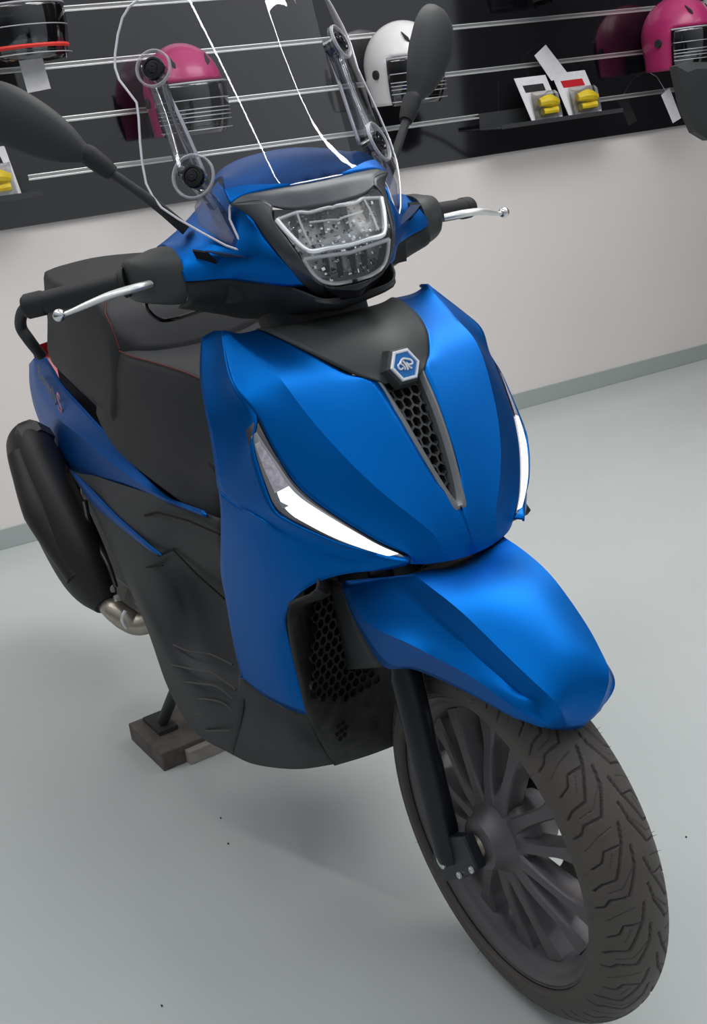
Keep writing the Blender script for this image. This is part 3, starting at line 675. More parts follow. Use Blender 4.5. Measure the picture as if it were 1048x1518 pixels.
obj('exhaust_end_cap', loft([rg(1, -26), rg(.98, 0), rg(.62, 26), rg(.3, 30)]), mat('worn_black_cap', (.05, .047, .045), .5), ex, sharp=20)
pp = tube([(-1047.5,-205,383.1), (-1017.5,-200,378.5), (-997.3,-185,359.6), (-978.5,-165,347.7), (-929.4,-120,363.2), (-924,-60,366.7)], [19, 24, 25, 24, 20, 18], 16, smooth=6)
pipe = obj('exhaust_pipe', pp, STEEL, ex)
obj('pipe_clamp', tube([(-934.8,-205,407), (-936.1,-215,390.6), (-951.6,-205,363.7)], 4, 8, smooth=5), ALU, pipe)
# rear wheel, swing arm, engine
rw = MB(); lathe([(-66, 195), (-70, 225), (-62, 262), (-36, 284), (0, 292), (36, 284), (62, 262), (70, 225), (66, 195)], (-1535, 0, 440), (0, 1, 0), 96, rw)
rwo = obj('rear_wheel', rw, RUBBER, P)
lr = lathe([(-60, 198), (-50, 180), (-20, 172), (20, 172), (50, 180), (60, 198)], (-1535, 0, 440), (0, 1, 0), 64); lathe([(-50, 0), (-50, 60), (-20, 172)], (-1535, 0, 440), (0, 1, 0), 48, lr)
obj('rear_rim', lr, RIM, rwo)
eng = MB(); box((-1130, -40, 470), (360, 190, 200), eng); box((-960, -90, 430), (200, 120, 150), eng); box((-1350, 90, 440), (420, 70, 130), eng)
engo = obj('engine', eng, mat('engine_casting', (.03, .029, .03), .5, .4), P, bevel=20)
hs = tube([(-1098,-190,600.9), (-1093.5,-190,529.7), (-1035.5,-188,476.3), (-1020.8,-186,426.5)], [7, 6, 6, 5], 10, smooth=4); obj('brake_hose', hs, SMOKE, engo)
for q in ((-1049,-186,436.5), (-1018.5,-186,401.1), (-1039.8,-186,417.7)): obj('engine_bolt', lathe([(0, 9), (-8, 9), (-10, 6), (-10, 0)], q, (0, 1, 0), 12), ALU, engo)
# centre stand
cs = MB()
for s in (-1, 1):
    tube([(-860, s * 95, 330), (-960, s * 112, 200), (-1072, s * 125, 60)], [14, 13, 13], 12, cs, smooth=4); box((-1085, s * 127, 50), (90, 46, 10), cs)
tube([(-860, -100, 330), (-860, 100, 330)], 13, 12, cs)
obj('centre_stand', cs, PLAST, P)
rear_shock = MB(); tube([(-1450, -120, 420), (-1300, -130, 760)], [24, 24], 12, rear_shock); obj('rear_shock', rear_shock, PLAST_D, P)
obj('inner_body', loft([[(x, s1 * w1, z0 if k < 2 else z1) for k, s1 in enumerate((-1, 1, 1, -1))] for x, w1, z0, z1 in ((-330, 120, 420, 820), (-450, 150, 300, 780), (-900, 150, 420, 800), (-1380, 100, 760, 860))]), PLAST_D, P, smooth=False)

# ---- steering neck and headset (steered)
nk = lathe([(-90, 60), (-20, 82), (40, 86), (60, 80), (90, 60)], (-390, 0, 1000), (-.36, 0, 1), 32)
obj('steering_neck', nk, PLAST_D, P, st=True)
def hs_sec(y, f, t, r, b):
    return [f, ((f[0] + t[0]) / 2 + 4, (f[1] + t[1]) / 2 + 7), t, ((t[0] + r[0]) / 2 - 4, (t[1] + r[1]) / 2 + 6), r, b]
# blue upper skin: rows at constant y from wing tip to the centre, columns front-bottom -> front -> top edge -> rear
HU = [
 [(-363.3,-206,1108.1), (-368.7,-207,1122.2), (-380.8,-207,1133.8), (-422.2,-203,1155.6), (-470,-200,1150)],
 [(-352.8,-186,1105.6), (-358.2,-190,1125.1), (-373.9,-190,1148.7), (-404.9,-184,1163.2), (-470,-182,1158)],
 [(-341.8,-154,1101.6), (-342.9,-160,1120.8), (-355.2,-164,1146.4), (-393.1,-168,1172), (-462,-160,1172)],
 [(-332.9,-126,1092.4), (-329.2,-130,1112.6), (-333.7,-134,1134.9), (-352,-140,1180), (-440,-138,1195)],
 [(-287.4,-92,1082.9), (-279.4,-104,1106.7), (-285.3,-118,1143.5), (-309.9,-124,1175.7), (-430,-118,1215)],
 [(-268.3,-67.2,1078.2), (-274.3,-86.8,1111), (-300.6,-102.6,1153.6), (-322,-112.6,1184.3), (-420,-106,1228)],
]
HS = {}
for sg in (-1, 1): HS[sg] = obj('headset_cover', fsurf([r_ if sg < 0 else mir(r_) for r_ in HU], 6, 6, w=.05), PAINT, P, st=True, solid=3, sharp=40)
head = HS[-1]
HB = [
 [(-366.1,-205,1107.7), (-368.3,-205,1079.7), (-430,-200,1062)],
 [(-344.3,-153,1101.2), (-368.1,-150,1065.6), (-420,-140,1040)],
 [(-334.9,-125,1093.1), (-356.3,-118,1057.6), (-430,-105,1025)],
 [(-291.7,-90,1082.2), (-324.4,-80,1050.1), (-400,-70,1020)],
 [(-244.6,-60,1062.5), (-252.9,-58,1049), (-380,-50,1018)],
 [(-268,0,1049), (-290,0,1030), (-380,0,1015)],
]
obj('headset_underside', surf(HB, 5, 6, mirror=True), PLAST_D, head, st=True, solid=3)
obj('headset_filler', loft([[(x, y, z) for x, z in ((-350, 1065), (-345, 1120), (-380, 1150), (-450, 1145), (-445, 1060))] for y in (-150, -75, 0, 75, 150)]), PLAST_D, head, st=True, smooth=False)
for sg in (-1, 1):  # raised dark prisms colour in the shade of the slot and grooves
    for nm_, q, dp_ in (('air_slot_shade', [(-366.6,-186,1147.4), (-340.1,-175,1143.7), (-349.7,-160,1127), (-366.8,-161,1117.6), (-375.9,-170,1121.7), (-372.9,-180,1134.5)], 9),
                        ('lower_groove_shade', [(-374.2,-168,1119.5), (-357.6,-160,1120.8), (-348.3,-138,1109.2), (-326.2,-115,1099.2), (-355.6,-139,1104.1), (-367.1,-158,1111.2)], 7),
                        ('upper_groove_shade', [(-341.6,-176,1145.7), (-324.4,-152,1138.1), (-312.8,-122,1127.1), (-328.6,-155,1134.7)], 7)):
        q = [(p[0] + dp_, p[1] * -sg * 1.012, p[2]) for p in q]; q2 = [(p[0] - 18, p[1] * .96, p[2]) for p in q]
        obj(nm_, loft([q, q2]), HOLE if nm_ == 'air_slot_shade' else GROOVE_SHADE, HS[sg], st=True, smooth=False)
# visor cap (blue) behind the screen
VC = [
 [(-337.2,-128.4,1200.6), (-362,-124,1222), (-392,-110,1236), (-455,-104,1225)],
 [(-333.2,-108.8,1209.1), (-345,-104,1233), (-374.6,-90,1251.9), (-450,-88,1240)],
 [(-323.4,-76.4,1210.8), (-335,-72,1242), (-370.2,-60,1263.6), (-448,-60,1250)],
 [(-315.1,-43.5,1210.7), (-328,-38,1244), (-351.1,-26,1265.2), (-446,-28,1254)],
 [(-310.1,-5.1,1210.6), (-326,0,1245), (-350.2,0,1262.1), (-446,0,1255)],
]
VC[4][0] = (VC[4][0][0], 0, VC[4][0][2])
vis = obj('visor_cap', fsurf([[r_[k_] for r_ in VC] for k_ in range(4)], 6, 5, full=True, w=.05), PAINT_DARK, head, st=True, solid=3)
# faint lettering on the cap: small hexagon and a word-like row of raised marks
vm = MB(); hc0 = (-381.2,12,1235.5)
tube([(hc0[0] + 3, hc0[1] + 8 * math.cos(k * math.pi / 3), hc0[2] + 7 * math.sin(k * math.pi / 3)) for k in range(6)], .7, 5, vm, closed=True)
obj('cap_marking', vm, mat('faint_marking', (.10, .22, .50), .3), vis, st=True)
# bezel
BZo = [(366,297), (368,320)]
BZ = [
 [(-335.6,-129.1,1200.8), (-313.5,-93.5,1201.1), (-299.4,-82.3,1191.1)],
 [(-322,-112.6,1184.3), (-303,-101.3,1180.8), (-289.6,-90.2,1174.6)],
 [(-300.6,-102.6,1153.6), (-283.3,-96.4,1153.1), (-271.1,-83.3,1149.2)],
 [(-281.8,-96.1,1131), (-266.3,-90.4,1129.8), (-256.1,-77.4,1125.9)],
 [(-274.3,-86.8,1111), (-261.6,-81,1108.7), (-252.2,-68.8,1103.1)],
 [(-268.3,-67.2,1078.2), (-255.9,-64.9,1085.2), (-248.3,-57.7,1082.4)],
 [(-276.6,-40.2,1053.4), (-256.8,-44.3,1065.6), (-249,-38.6,1072.6)],
 [(-280.6,-15.6,1042.8), (-258.8,-22,1055.8), (-248.6,-21.9,1070)],
 [(-281.5,5.5,1038), (-259.9,-3.3,1051.6), (-248,-6.9,1069.7)],
]
BZ[8] = [(q[0], 0, q[2]) for q in BZ[8]]
bz = fsurf(BZ + [mir(r_) for r_ in BZ[-2::-1]], 5, 4, w=.3)
TB = [
 [(-335.6,-129.1,1200.8), (-313,-93.9,1200.3), (-299.4,-82.3,1191.1)],
 [(-332.4,-109.2,1209.2), (-311.4,-83.7,1203.1), (-290.7,-66.8,1184.9)],
 [(-322.6,-76.8,1210.9), (-304.9,-60.6,1202.7), (-284.6,-48.5,1180.7)],
 [(-314.2,-43.9,1210.8), (-299.9,-36.7,1202.3), (-281.8,-32.1,1179.7)],
 [(-310.1,-5.1,1210.6), (-296.7,-7.5,1200.9), (-279.5,-9.9,1178.5)],
]
TB[4] = [(q[0], 0, q[2]) for q in TB[4]]
surf(TB, 5, 5, mirror=True, mb=bz)
bez = obj('headlight_bezel', bz, BEZEL, head, st=True, solid=3, sharp=40)
CH = [[(-246.4,-51.7,1079.4), (-248.7,-48.4,1072.9), (-255.9,-42.1,1062.4)], [(-246.8,-31.4,1071.2), (-249.8,-29.9,1064), (-259.9,-24.4,1051.4)], [(-240,0,1070), (-242,0,1061), (-250,0,1050)]]
chin = surf([r_ for r_ in CH] + [mir(r_) for r_ in CH[-2::-1]], 4, 5)
obj('chin_trim', chin, GLOSSB, head, st=True, solid=2)
# headlamp
def mirp(P2): return P2 + [(-p[0], p[1]) for p in P2[::-1]]
L0 = [(-284.1,-7.5,1177.9), (-285.7,-30.2,1178.3), (-290.7,-54.9,1180.9), (-299.6,-83.4,1184.9), (-293.4,-87.5,1174), (-276.1,-80.6,1150.3), (-259.5,-72.2,1121.9), (-258.3,-70.5,1111.4), (-255.5,-62.9,1097), (-252.7,-54.3,1082.3), (-253.3,-36.1,1073.6), (-253.2,-6.3,1069.2)]
lpoly = mirp([(min(p[1], -.01), p[2]) for p in L0])
HZ_ = np.array([1030, 1049, 1081, 1129, 1184, 1205, 1260.]); HX_ = np.array([-275, -262, -248, -252, -288, -305, -355.])
def hfn(d): return lambda a, b: (float(np.interp(b, HZ_, HX_)) - 10 * (a / 80) ** 2 + d, a, b)
lamp = obj('headlight', patch(lpoly, hfn(-26), 8), REFL, head, st=True)
lc = np.array(lpoly).mean(0); side = loft([[hfn(2)(*p) for p in lpoly], [hfn(-26)(*p) for p in lpoly]], cap=False)
obj('lamp_housing', side, BEZEL, lamp, st=True)
obj('lamp_glass', patch(lpoly, hfn(5), 8), LENS, lamp, st=True)
def hpath(L, d): return [hfn(d)(p[1], p[2]) for p in L]
gd = MB()
U1 = [(-291.6,-84.4,1172.5), (-274.2,-75.4,1149.4), (-257.6,-60.6,1127), (-253.4,-33.3,1125.5), (-251.6,4.3,1123.8)]
LW = [(-258.5,-69.2,1117.6), (-255.2,-60.9,1097.5), (-252.2,-49.9,1084.2), (-251.5,-30.1,1076.3), (-251.2,-4.4,1073.7)]
UT = [(-282.9,30.5,1173.9), (-282.5,-8.8,1175.4), (-283.5,-36.5,1174), (-287.7,-52.9,1176.9), (-291.6,-84.4,1172.5)]
for Lp, r in ((U1, 4.0), (LW, 2.8), (UT, 2.6), ([(-286.3,-54.1,1174.4), (-273.8,-55.6,1154.8), (-259.3,-54.4,1133.1)], 1.8), ([(-258.5,-69.2,1117.6), (-252.8,-35.3,1115.8), (-250.7,2,1113.1)], 3.0), ([(-276.3,-43.5,1161.7), (-272.1,-10.8,1159.4), (-271.2,21.1,1157.2)], 1.6)):
    pth = hpath(Lp, 2); pth = [(q[0], min(q[1], 0), q[2]) for q in pth]
    tube(pth, r, 8, gd, smooth=4); tube(mir(pth), r, 8, gd, smooth=4)
obj('light_guide', gd, GUIDE, lamp, st=True)
fcx = MB(); rnd = random.Random(5)
for i in range(420):
    a_ = rnd.uniform(-80, 80); b_ = rnd.uniform(1078, 1182)
    if inpoly(a_, b_, [(p[0] * .92, 1130 + (p[1] - 1130) * .92) for p in lpoly]):
        c_ = np.array(hfn(-20 + rnd.uniform(0, 8))(a_, b_)); sz = rnd.uniform(2, 5)
        R_ = Matrix.Rotation(-.62 + rnd.uniform(-.5, .4), 3, 'Y') @ Matrix.Rotation(rnd.uniform(-.6, .5), 3, 'Z')
        box(c_, (1.5, sz, sz * rnd.uniform(.5, 1.4)), fcx, R_)
obj('lamp_facets', fcx, FACET, lamp, st=True, smooth=False)
for a_, h0, h1 in ((-58, 1142, 1178), (-20, 1140, 1172), (20, 1140, 1172), (58, 1142, 1178), (-30, 1085, 1118), (-10, 1080, 1118), (12, 1080, 1118), (32, 1085, 1118)):
    obj('lamp_divider', box(np.array(hfn(-17)(a_, (h0 + h1) / 2)), (18, 1.6, h1 - h0)), SMOKE, lamp, st=True, smooth=False)

# ---- windscreen
LILAC = mat('pale_lilac_acrylic', (.55, .56, .72), .25); LILAC.node_tree.nodes['Principled BSDF'].inputs['Alpha'].default_value = .42
CLEARB = glass('thick_clear_acrylic', (.66, .67, .70), .06, .08)
WO = [(-318.9,-126,1135), (-339.3,-144.7,1147.1), (-367.4,-164.8,1167.6), (-397.6,-184.3,1189.1), (-420.7,-197.4,1206.9), (-435.4,-202.5,1224.5), (-445.8,-204.1,1241.6), (-455.8,-200.1,1270.9), (-462.9,-194.7,1297.1), (-470.4,-186.8,1329.3), (-476.7,-183,1350.1), (-490.1,-187.7,1367), (-503.8,-192.4,1384), (-511.7,-192,1400.9), (-515,-186.8,1418.6), (-516.5,-176.6,1442.8), (-515.8,-164.7,1464.6), (-511.5,-153.1,1477.1), (-505.2,-141.5,1484)]
TOPW = [(-560, -128, 1520), (-580, -95, 1552), (-592, -50, 1570), (-596, -1, 1576)]
BOT = [(-318.9,-126,1135), (-325.3,-127.1,1146.2), (-334,-128.4,1161.9), (-344.1,-129.5,1180.4), (-348.1,-124.8,1195.2), (-347.6,-115.2,1207.3), (-342.3,-101.8,1213.3), (-330.5,-80.2,1212.4), (-319.3,-51.9,1211.2), (-314,-27.8,1211.7)]
half = [(p[1], p[2]) for p in WO] + [(p[1], p[2]) for p in TOPW]
bots = [(p[1], p[2]) for p in BOT[1:]] + [(-.01, BOT[-1][2])]
full = half + [(-p[0], p[1]) for p in half[::-1]] + [(-p[0], p[1]) for p in bots] [0:0]
full = half + [(-p[0], p[1]) for p in half[::-1]][0:] + [(-p[0], p[1]) for p in bots] + [p for p in bots[::-1]]
def wfn(d=0): return lambda a, b: (-314 - .5 * (b - 1216) - 66 * (a / 152) ** 2 + d, a, b)
screen = obj('windscreen', patch(full, wfn(), 14), SCREEN, P, st=True, sharp=0, label='clear acrylic windscreen')
fd = dens(full, 6)
obj('windscreen_edge', tube([wfn(-1)(p[0], p[1]) for p in fd], 1.8, 6, closed=True), SCREDGE, screen, st=True)
for sg in (-1, 1):
    for q, r in (((-393,-152,1242), 26), ((-467,-151.7,1390.6), 21)):
        q = (q[0], q[1] * -sg, q[2]); nrm = np.array((1, .87 * q[1] / 152, .5)); nrm /= np.linalg.norm(nrm)
        cap = obj('screen_fastener', lathe([(-2, 16), (4, 16), (6, 15), (6.5, 12), (5, 11), (5.5, 8), (7, 7), (7.5, 2), (6, 0)], q, nrm, 28), GLOSSB, screen, st=True)
        obj('fastener_ring', lathe([(0, r + 1.5), (4, r + 2.5), (5, r + 4), (4, r + 5.5), (0, r + 6)], q, nrm, 40), RINGM, cap, st=True)
        obj('fastener_bush', lathe([(-1, 15), (-8, 14), (-22, 14), (-22, 0)], q, nrm, 28), CLEARB, cap, st=True)
    a1 = np.array(wfn(-22)(-150 * -sg * -1 if 0 else 150 * sg, 1243)); a2 = np.array(wfn(-22)(148 * sg, 1396))
    ar = MB(); surf([[a1 + (0, -17, 0), a1 + (4, 0, 0), a1 + (0, 17, 0)], [(a1 + a2) / 2 + (-3, -12, 0), (a1 + a2) / 2 + (2, 0, 0), (a1 + a2) / 2 + (-3, 12, 0)], [a2 + (0, -15, 0), a2 + (4, 0, 0), a2 + (0, 15, 0)]], 4, 6, mb=ar)
    obj('screen_support', ar, CLEARB, screen, st=True, solid=5)
    sp = tube([a1, (-372, 138 * sg, 1200), (-385, 120 * sg, 1160)], [9, 10, 12], 10, smooth=4)
    obj('screen_stay', sp, CLEARB, screen, st=True)
    cp = [(q[1] * -sg, q[2]) for q in ((-379.4,-148.8,1220.3), (-362.3,-135.9,1207.1), (-344.8,-133.2,1176.4), (-322.7,-127.3,1140.7), (-340.6,-143,1152.3), (-370.8,-163.6,1176.6), (-380.3,-160.7,1201))]
    obj('lower_clamp_plate', patch(cp, wfn(-7), 8), LILAC, screen, st=True, solid=3)
    ed = surf([[a1 + (6, -19 * sg, 0), a1 + (6, -24 * sg, 0)], [(a1 + a2) / 2 + (4, -13 * sg, 0), (a1 + a2) / 2 + (4, -18 * sg, 0)], [a2 + (6, -4 * sg, -14), a2 + (6, -12 * sg, -18)]], 2, 8)
    obj('support_edge_highlight', ed, SCREDGE, screen, st=True, solid=2)  # pale strip painted as the bright edge highlight of the support

# ---- mirrors
for sg in (-1, 1):
    M = lambda q: np.array((q[0], q[1] * sg, q[2]))
    J = np.array((-470, 268, 1288))
    arm = tube([M(q) for q in ((-420, 168, 1170), (-432, 196, 1206), (-446, 226, 1240), (-462, 254, 1270))], [8.5, 7.5, 7, 7], 14, smooth=5)
    armo = obj('mirror_arm', arm, PLAST, P, st=True)
    obj('mirror_boot', tube([M(q) for q in ((-458, 246, 1262), (-463, 256, 1274), (-470, 270, 1291), (-473, 276, 1298))], [11, 14, 15, 12], 16, smooth=4), PLAST_D, armo, st=True)
    ax1 = np.array((-.31, .63, .70) if sg > 0 else (-.28, .72, .56)); WS = 1. if sg > 0 else .82; ax1 /= np.linalg.norm(ax1); nr = np.array((.95, .28, .0)); nr = nr - ax1 * (nr @ ax1); nr /= np.linalg.norm(nr); ax2 = np.cross(nr, ax1)
    rings = []; L = 180
    for t, hw, dp in ((0, 11, 12), (.08, 18, 14), (.2, 31, 18), (.35, 41, 21), (.52, 47, 23), (.7, 49, 23), (.85, 43, 20), (.95, 31, 14), (1., 13, 8)):
        c_ = J + ax1 * L * t; r_ = []
        for k in range(14):
            a_ = 2 * math.pi * k / 14; r_.append(M(c_ + ax2 * hw * WS * math.cos(a_) + nr * (dp * math.sin(a_) if math.sin(a_) > 0 else 6 * math.sin(a_))))
        rings.append(r_)
    mh = obj('mirror_head', loft(rings, ns=4), PLAST, armo, st=True)
    gl = []
    for k in range(24):
        a_ = 2 * math.pi * k / 24; gl.append(M(J + ax1 * (L * .58 + L * .38 * math.cos(a_)) + ax2 * 41 * WS * math.sin(a_) - nr * 7))
    obj('mirror_glass', MB().add(gl, [tuple(range(24))]), CHROME, mh, st=True)
# ---- handlebar ends
for sg in (-1, 1):
    M = lambda q: (q[0], q[1] * sg, q[2])
    sw = []
    for y, cx_, cz_, rx_, rz_ in ((203, -420, 1112, 54, 42), (222, -422, 1113, 50, 40), (244, -428, 1113, 42, 34), (258, -438, 1114, 34, 30), (264, -444, 1114, 22, 23)):
        sw.append([M((cx_ + rx_ * (abs(math.cos(t)) ** .75) * (1 if math.cos(t) > 0 else -1), y, cz_ + rz_ * (abs(math.sin(t)) ** .75) * (1 if math.sin(t) > 0 else -1))) for t in np.linspace(0, 2 * math.pi, 20, endpoint=False)])
    swo = obj('switch_housing', loft(sw, ns=3), COVER, P, st=True)
    g0 = np.array((-446, 262, 1113)); g1 = np.array((-530, 397, 1098)); d_ = g1 - g0
    pts = [g0 + d_ * t for t in (0, .03, .045, .06, .10, .78, .80, .81, .82, .97, 1.)]
    grip = obj('handlebar_grip', tube([M(q) for q in pts], [22, 22, 22, 18, 16.5, 16.5, 16.5, 18, 18.5, 18.5, 15], 20), PLAST_D, P, st=True)
    lv = [M(q) for q in ((-385, 250, 1112), (-372, 275, 1113), (-378, 310, 1110), (-390, 340, 1103), (-400, 362, 1097), (-404, 372, 1095))]
    lev = obj('brake_lever', tube(lv, [7, 8, 7.5, 6.5, 5, 4.5], 12, smooth=5, flat=.75), ALU, P, st=True)
    obj('lever_ball', lathe([(9 * math.cos(t), 9 * math.sin(t)) for t in np.linspace(0.01, math.pi - .01, 12)], M((-405, 380, 1095)), (0, 1, 0), 20), CHROME, lev, st=True)
cbl = [(-449.8,-240,1090.1), (-471.9,-232,1062.2), (-476.5,-215,1043.5), (-474.9,-190,1040), (-440.1,-160,1049), (-389.5,-130,1059.2)]
obj('brake_cable', tube(cbl, 3.2, 10, smooth=6), GLOSSB, P, st=True)

# ------------------------------------------------------------------ things on the floor
wb = thing('wooden_board', Vector((-1.05, -.03, 0)), 'dark weathered wooden board lying flat on the floor under the centre stand', 'board')
obj('board', box((-1060, 10, 22), (180, 380, 44)), WOODD, wb, smooth=False, bevel=3)
obj('pale_batten', box((-975, -10, 16), (48, 230, 32)), WOODL, wb, smooth=False, bevel=2, label='pale sawn batten along the board')

# ------------------------------------------------------------------ helmets on the slat wall
def wp(u, o, z): return MW @ Vector((u / 1000, o / 1000, z / 1000))
def helmet(u, z, yaw, shell, label, R=142, off=165, guard=True, ribs=(-.22, -.42, -.50, -.58, -.68, -.86)):
    """open-face helmet; u, z in the wall frame, yaw turns its face along the wall"""
    t = thing('open_face_helmet', wp(u, off, z - R), label, 'helmet', None)
    mx = Matrix.Translation(wp(u, off, z)) @ Matrix.Rotation(math.atan2(-WN.y, -WN.x) + yaw, 4, 'Z')
    mb = MB(); nu, nv = 40, 26; vs = []; keep = {}
    for i in range(nv + 1):
        ph = i / nv * math.radians(140)
        for j in range(nu):
            th = 2 * math.pi * j / nu; f = math.cos(th)
            x = R * 1.08 * math.sin(ph) * math.cos(th); y = R * .9 * math.sin(ph) * math.sin(th); zz = R * 1.02 * math.cos(ph)
            if ph > math.pi / 2: y = R * .9 * math.sin(th) * (1 - .12 * (ph - math.pi / 2)); x = R * 1.08 * math.cos(th) * (1 - .12 * (ph - math.pi / 2)); zz = -R * (ph - math.pi / 2) * 1.05
            vs.append((x, y, zz))
    F = []
    for i in range(nv):
        for j in range(nu):
            a_ = [i * nu + j, i * nu + (j + 1) % nu, (i + 1) * nu + (j + 1) % nu, (i + 1) * nu + j]
            c_ = np.mean([vs[k] for k in a_], 0); th = math.atan2(c_[1] / .9, c_[0] / 1.08)
            if c_[2] < R * .12 and abs(th) < 1.05: continue          # face opening
            if c_[2] < -R * .45 and (abs(th) > 2.3): continue
            F.append(tuple(a_))
    obj('shell', MB().add(vs, F), shell, t, matrix=mx, solid=7)
    obj('lining', MB().add([(p[0] * .93, p[1] * .93, p[2] * .95) for p in vs], [f for f in F]), LINER, t, matrix=mx)
    gr = MB()
    if guard:
        obj('visor', surf([[(R * 1.1 * math.cos(a_) * k, R * .93 * math.sin(a_) * k, zz) for a_ in np.linspace(-1.12, 1.12, 7)] for k, zz in ((1.03, R * .16), (1.04, -R * .2), (1.0, -R * .6), (.9, -R * .95))], 3, 3), GUARD_T, t, matrix=mx, solid=2)
        for zz in ribs:
            tube([(R * 1.13 * math.cos(a_) * 1.02, R * .96 * math.sin(a_) * 1.02, zz * R) for a_ in np.linspace(-1.05, 1.05, 12)], 1.6, 5, gr)
        tube([(R * 1.14 * math.cos(a_), R * .97 * math.sin(a_), .13 * R) for a_ in np.linspace(-1.1, 1.1, 12)], 3, 5, gr)
        obj('visor_ribs', gr, mat('rib_silver', (.45, .45, .48), .4, .5), t, matrix=mx)
    for s in (-1, 1):
        obj('pivot_cap', lathe([(-3, 16), (5, 15), (6, 0)], (10, s * R * .9, -R * .18), (0, s, 0), 16), LINER, t, matrix=mx)
        v_ = MB(); tube([(R * .62, s * R * .42, R * .72), (R * .78, s * R * .40, R * .56), (R * .85, s * R * .34, R * .44)], [2, 9, 3], 8, v_, flat=.5, smooth=3)
        obj('vent', v_, LINER, t, matrix=mx)
    hk = box((-R * 1.05, 0, R * .2), (60, 14, 14)); obj('wall_hook', hk, SMOKE, t, matrix=mx, smooth=False)
    return t
GUARD_T = glass('grey_visor', (.40, .42, .44), .08, .08)
helmet(612, 1404, -.05, PINK, 'pink open-face helmet on the slat wall seen through the windscreen')
helmet(1442, 1412, .12, WHITEP, 'white open-face helmet hanging on the slat wall behind the mirror')
helmet(2735, 1410, .12, PINK, 'pink open-face helmet at the right end of the slat wall')
helmet(3085, 1500, .1, WHITEP, 'white helmet behind the right pink helmet, cut by the frame', guard=False, off=150)
h4 = helmet(130, 1668, .0, BLACKH, 'black helmet with red rim line and white tag at top left', off=160, ribs=(-.3, -.84))
mx4 = Matrix.Translation(wp(130, 160, 1668)) @ Matrix.Rotation(math.atan2(-WN.y, -WN.x), 4, 'Z')
obj('red_rim_line', tube([(150 * math.cos(a_), 128 * math.sin(a_), -98) for a_ in np.linspace(-1.25, 1.1, 14)], 7, 6), REDR, h4, matrix=mx4)
helmet(2190, 1712, .1, BLACKH, 'black helmet hanging above the yellow packs, only its lower rim in frame', off=160)

def flat_tag(name, pts, label, cat, m=PAPER, grp=None, tz=1.0):
    """thin card; pts in the wall frame (u, off, z)"""
    mb = loft([pts, [(p[0], p[1] + tz, p[2]) for p in pts]]); o = wallobj(name, mb, m, smooth=False)
    o['label'] = label; o['category'] = cat
    if grp: o['group'] = grp
    return o
flat_tag('price_tag', [(88, 215, 1592), (158, 215, 1598), (172, 215, 1452), (100, 215, 1446)], 'white paper tag hanging from the black helmet at top left', 'tag')
flat_tag('price_tag', [(2100, 60, 1395), (2165, 50, 1430), (2255, 70, 1310), (2160, 80, 1296)], 'white card standing tilted behind the two yellow packs', 'tag')
tg = thing('price_tag', wp(2705, 150, 1080), 'white tag hanging below the right pink helmet', 'tag')
obj('card', loft([[(2655, 150, 1190), (2700, 150, 1215), (2760, 150, 1090), (2715, 150, 1075)], [(2655, 151, 1190), (2700, 151, 1215), (2760, 151, 1090), (2715, 151, 1075)]]), PAPER, tg, matrix=MW, smooth=False)
obj('string', tube([(2682, 150, 1200), (2690, 90, 1262), (2700, 16, 1290)], 1.2, 5), PAPER, tg, matrix=MW)
def shelf(u0, u1, z, label):
    t = thing('display_shelf', wp((u0 + u1) / 2, 0, z), label, 'shelf')
    obj('tray', box(((u0 + u1) / 2, 92, z), (u1 - u0, 150, 6)), GUARD_S, t, matrix=MW, smooth=False, bevel=2)
    obj('front_lip', box(((u0 + u1) / 2, 166, z + 6), (u1 - u0, 3, 14)), GUARD_S, t, matrix=MW, smooth=False)
    obj('back_bracket', box(((u0 + u1) / 2, 20, z + 30), (u1 - u0, 4, 60)), GUARD_S, t, matrix=MW, smooth=False)
GUARD_S = mat('smoked_shelf_acrylic', (.05, .052, .055), .15)
shelf(1850, 2440, 1150, 'dark acrylic shelf holding two yellow packs')
shelf(-260, 95, 1150, 'dark acrylic shelf at the left edge holding a yellow pack')
def pack(u0, w, z, h, lean, label):
    t = thing('blister_pack', wp(u0 + w / 2, 110, z), label, 'pack', None)
    q = [(u0, 130, z), (u0 + w, 130, z), (u0 + w - lean, 70, z + h), (u0 - lean, 70, z + h)]
    obj('card', loft([q, [(p[0], p[1] - 2, p[2]) for p in q]]), PAPER, t, matrix=MW, smooth=False)
    y = MB(); cx_, cz_ = u0 + w * .55 - lean * .3, z + h * .33
    tube([(cx_ - w * .28, 140, cz_ + 12), (cx_, 146, cz_ + 16), (cx_ + w * .28, 140, cz_ + 6)], [16, 24, 15], 10, y, smooth=4); tube([(cx_ - w * .2, 142, cz_ - 22), (cx_ + w * .25, 142, cz_ - 20)], [14, 16], 10, y)
    obj('yellow_contents', y, YELLOW, t, matrix=MW)
    obj('header', loft([[(q[3][0] + w * .2, 82, z + h * .82), (q[2][0] - w * .15, 82, z + h * .82), (q[2][0] - w * .12, 92, z + h * .66), (q[3][0] + w * .24, 92, z + h * .66)], [(q[3][0] + w * .2, 80, z + h * .82), (q[2][0] - w * .15, 80, z + h * .82), (q[2][0] - w * .12, 90, z + h * .66), (q[3][0] + w * .24, 90, z + h * .66)]]), LINER if u0 < 2150 else REDL, t, matrix=MW, smooth=False)
    obj('blister', loft([[(cx_ - w * .4, 132, cz_ - 48), (cx_ + w * .4, 132, cz_ - 48), (cx_ + w * .38, 110, cz_ + 52), (cx_ - w * .4, 110, cz_ + 52)], [(cx_ - w * .36, 156, cz_ - 42), (cx_ + w * .36, 156, cz_ - 42), (cx_ + w * .33, 140, cz_ + 40), (cx_ - w * .35, 140, cz_ + 40)]]), BLIST, t, matrix=MW, smooth=False)
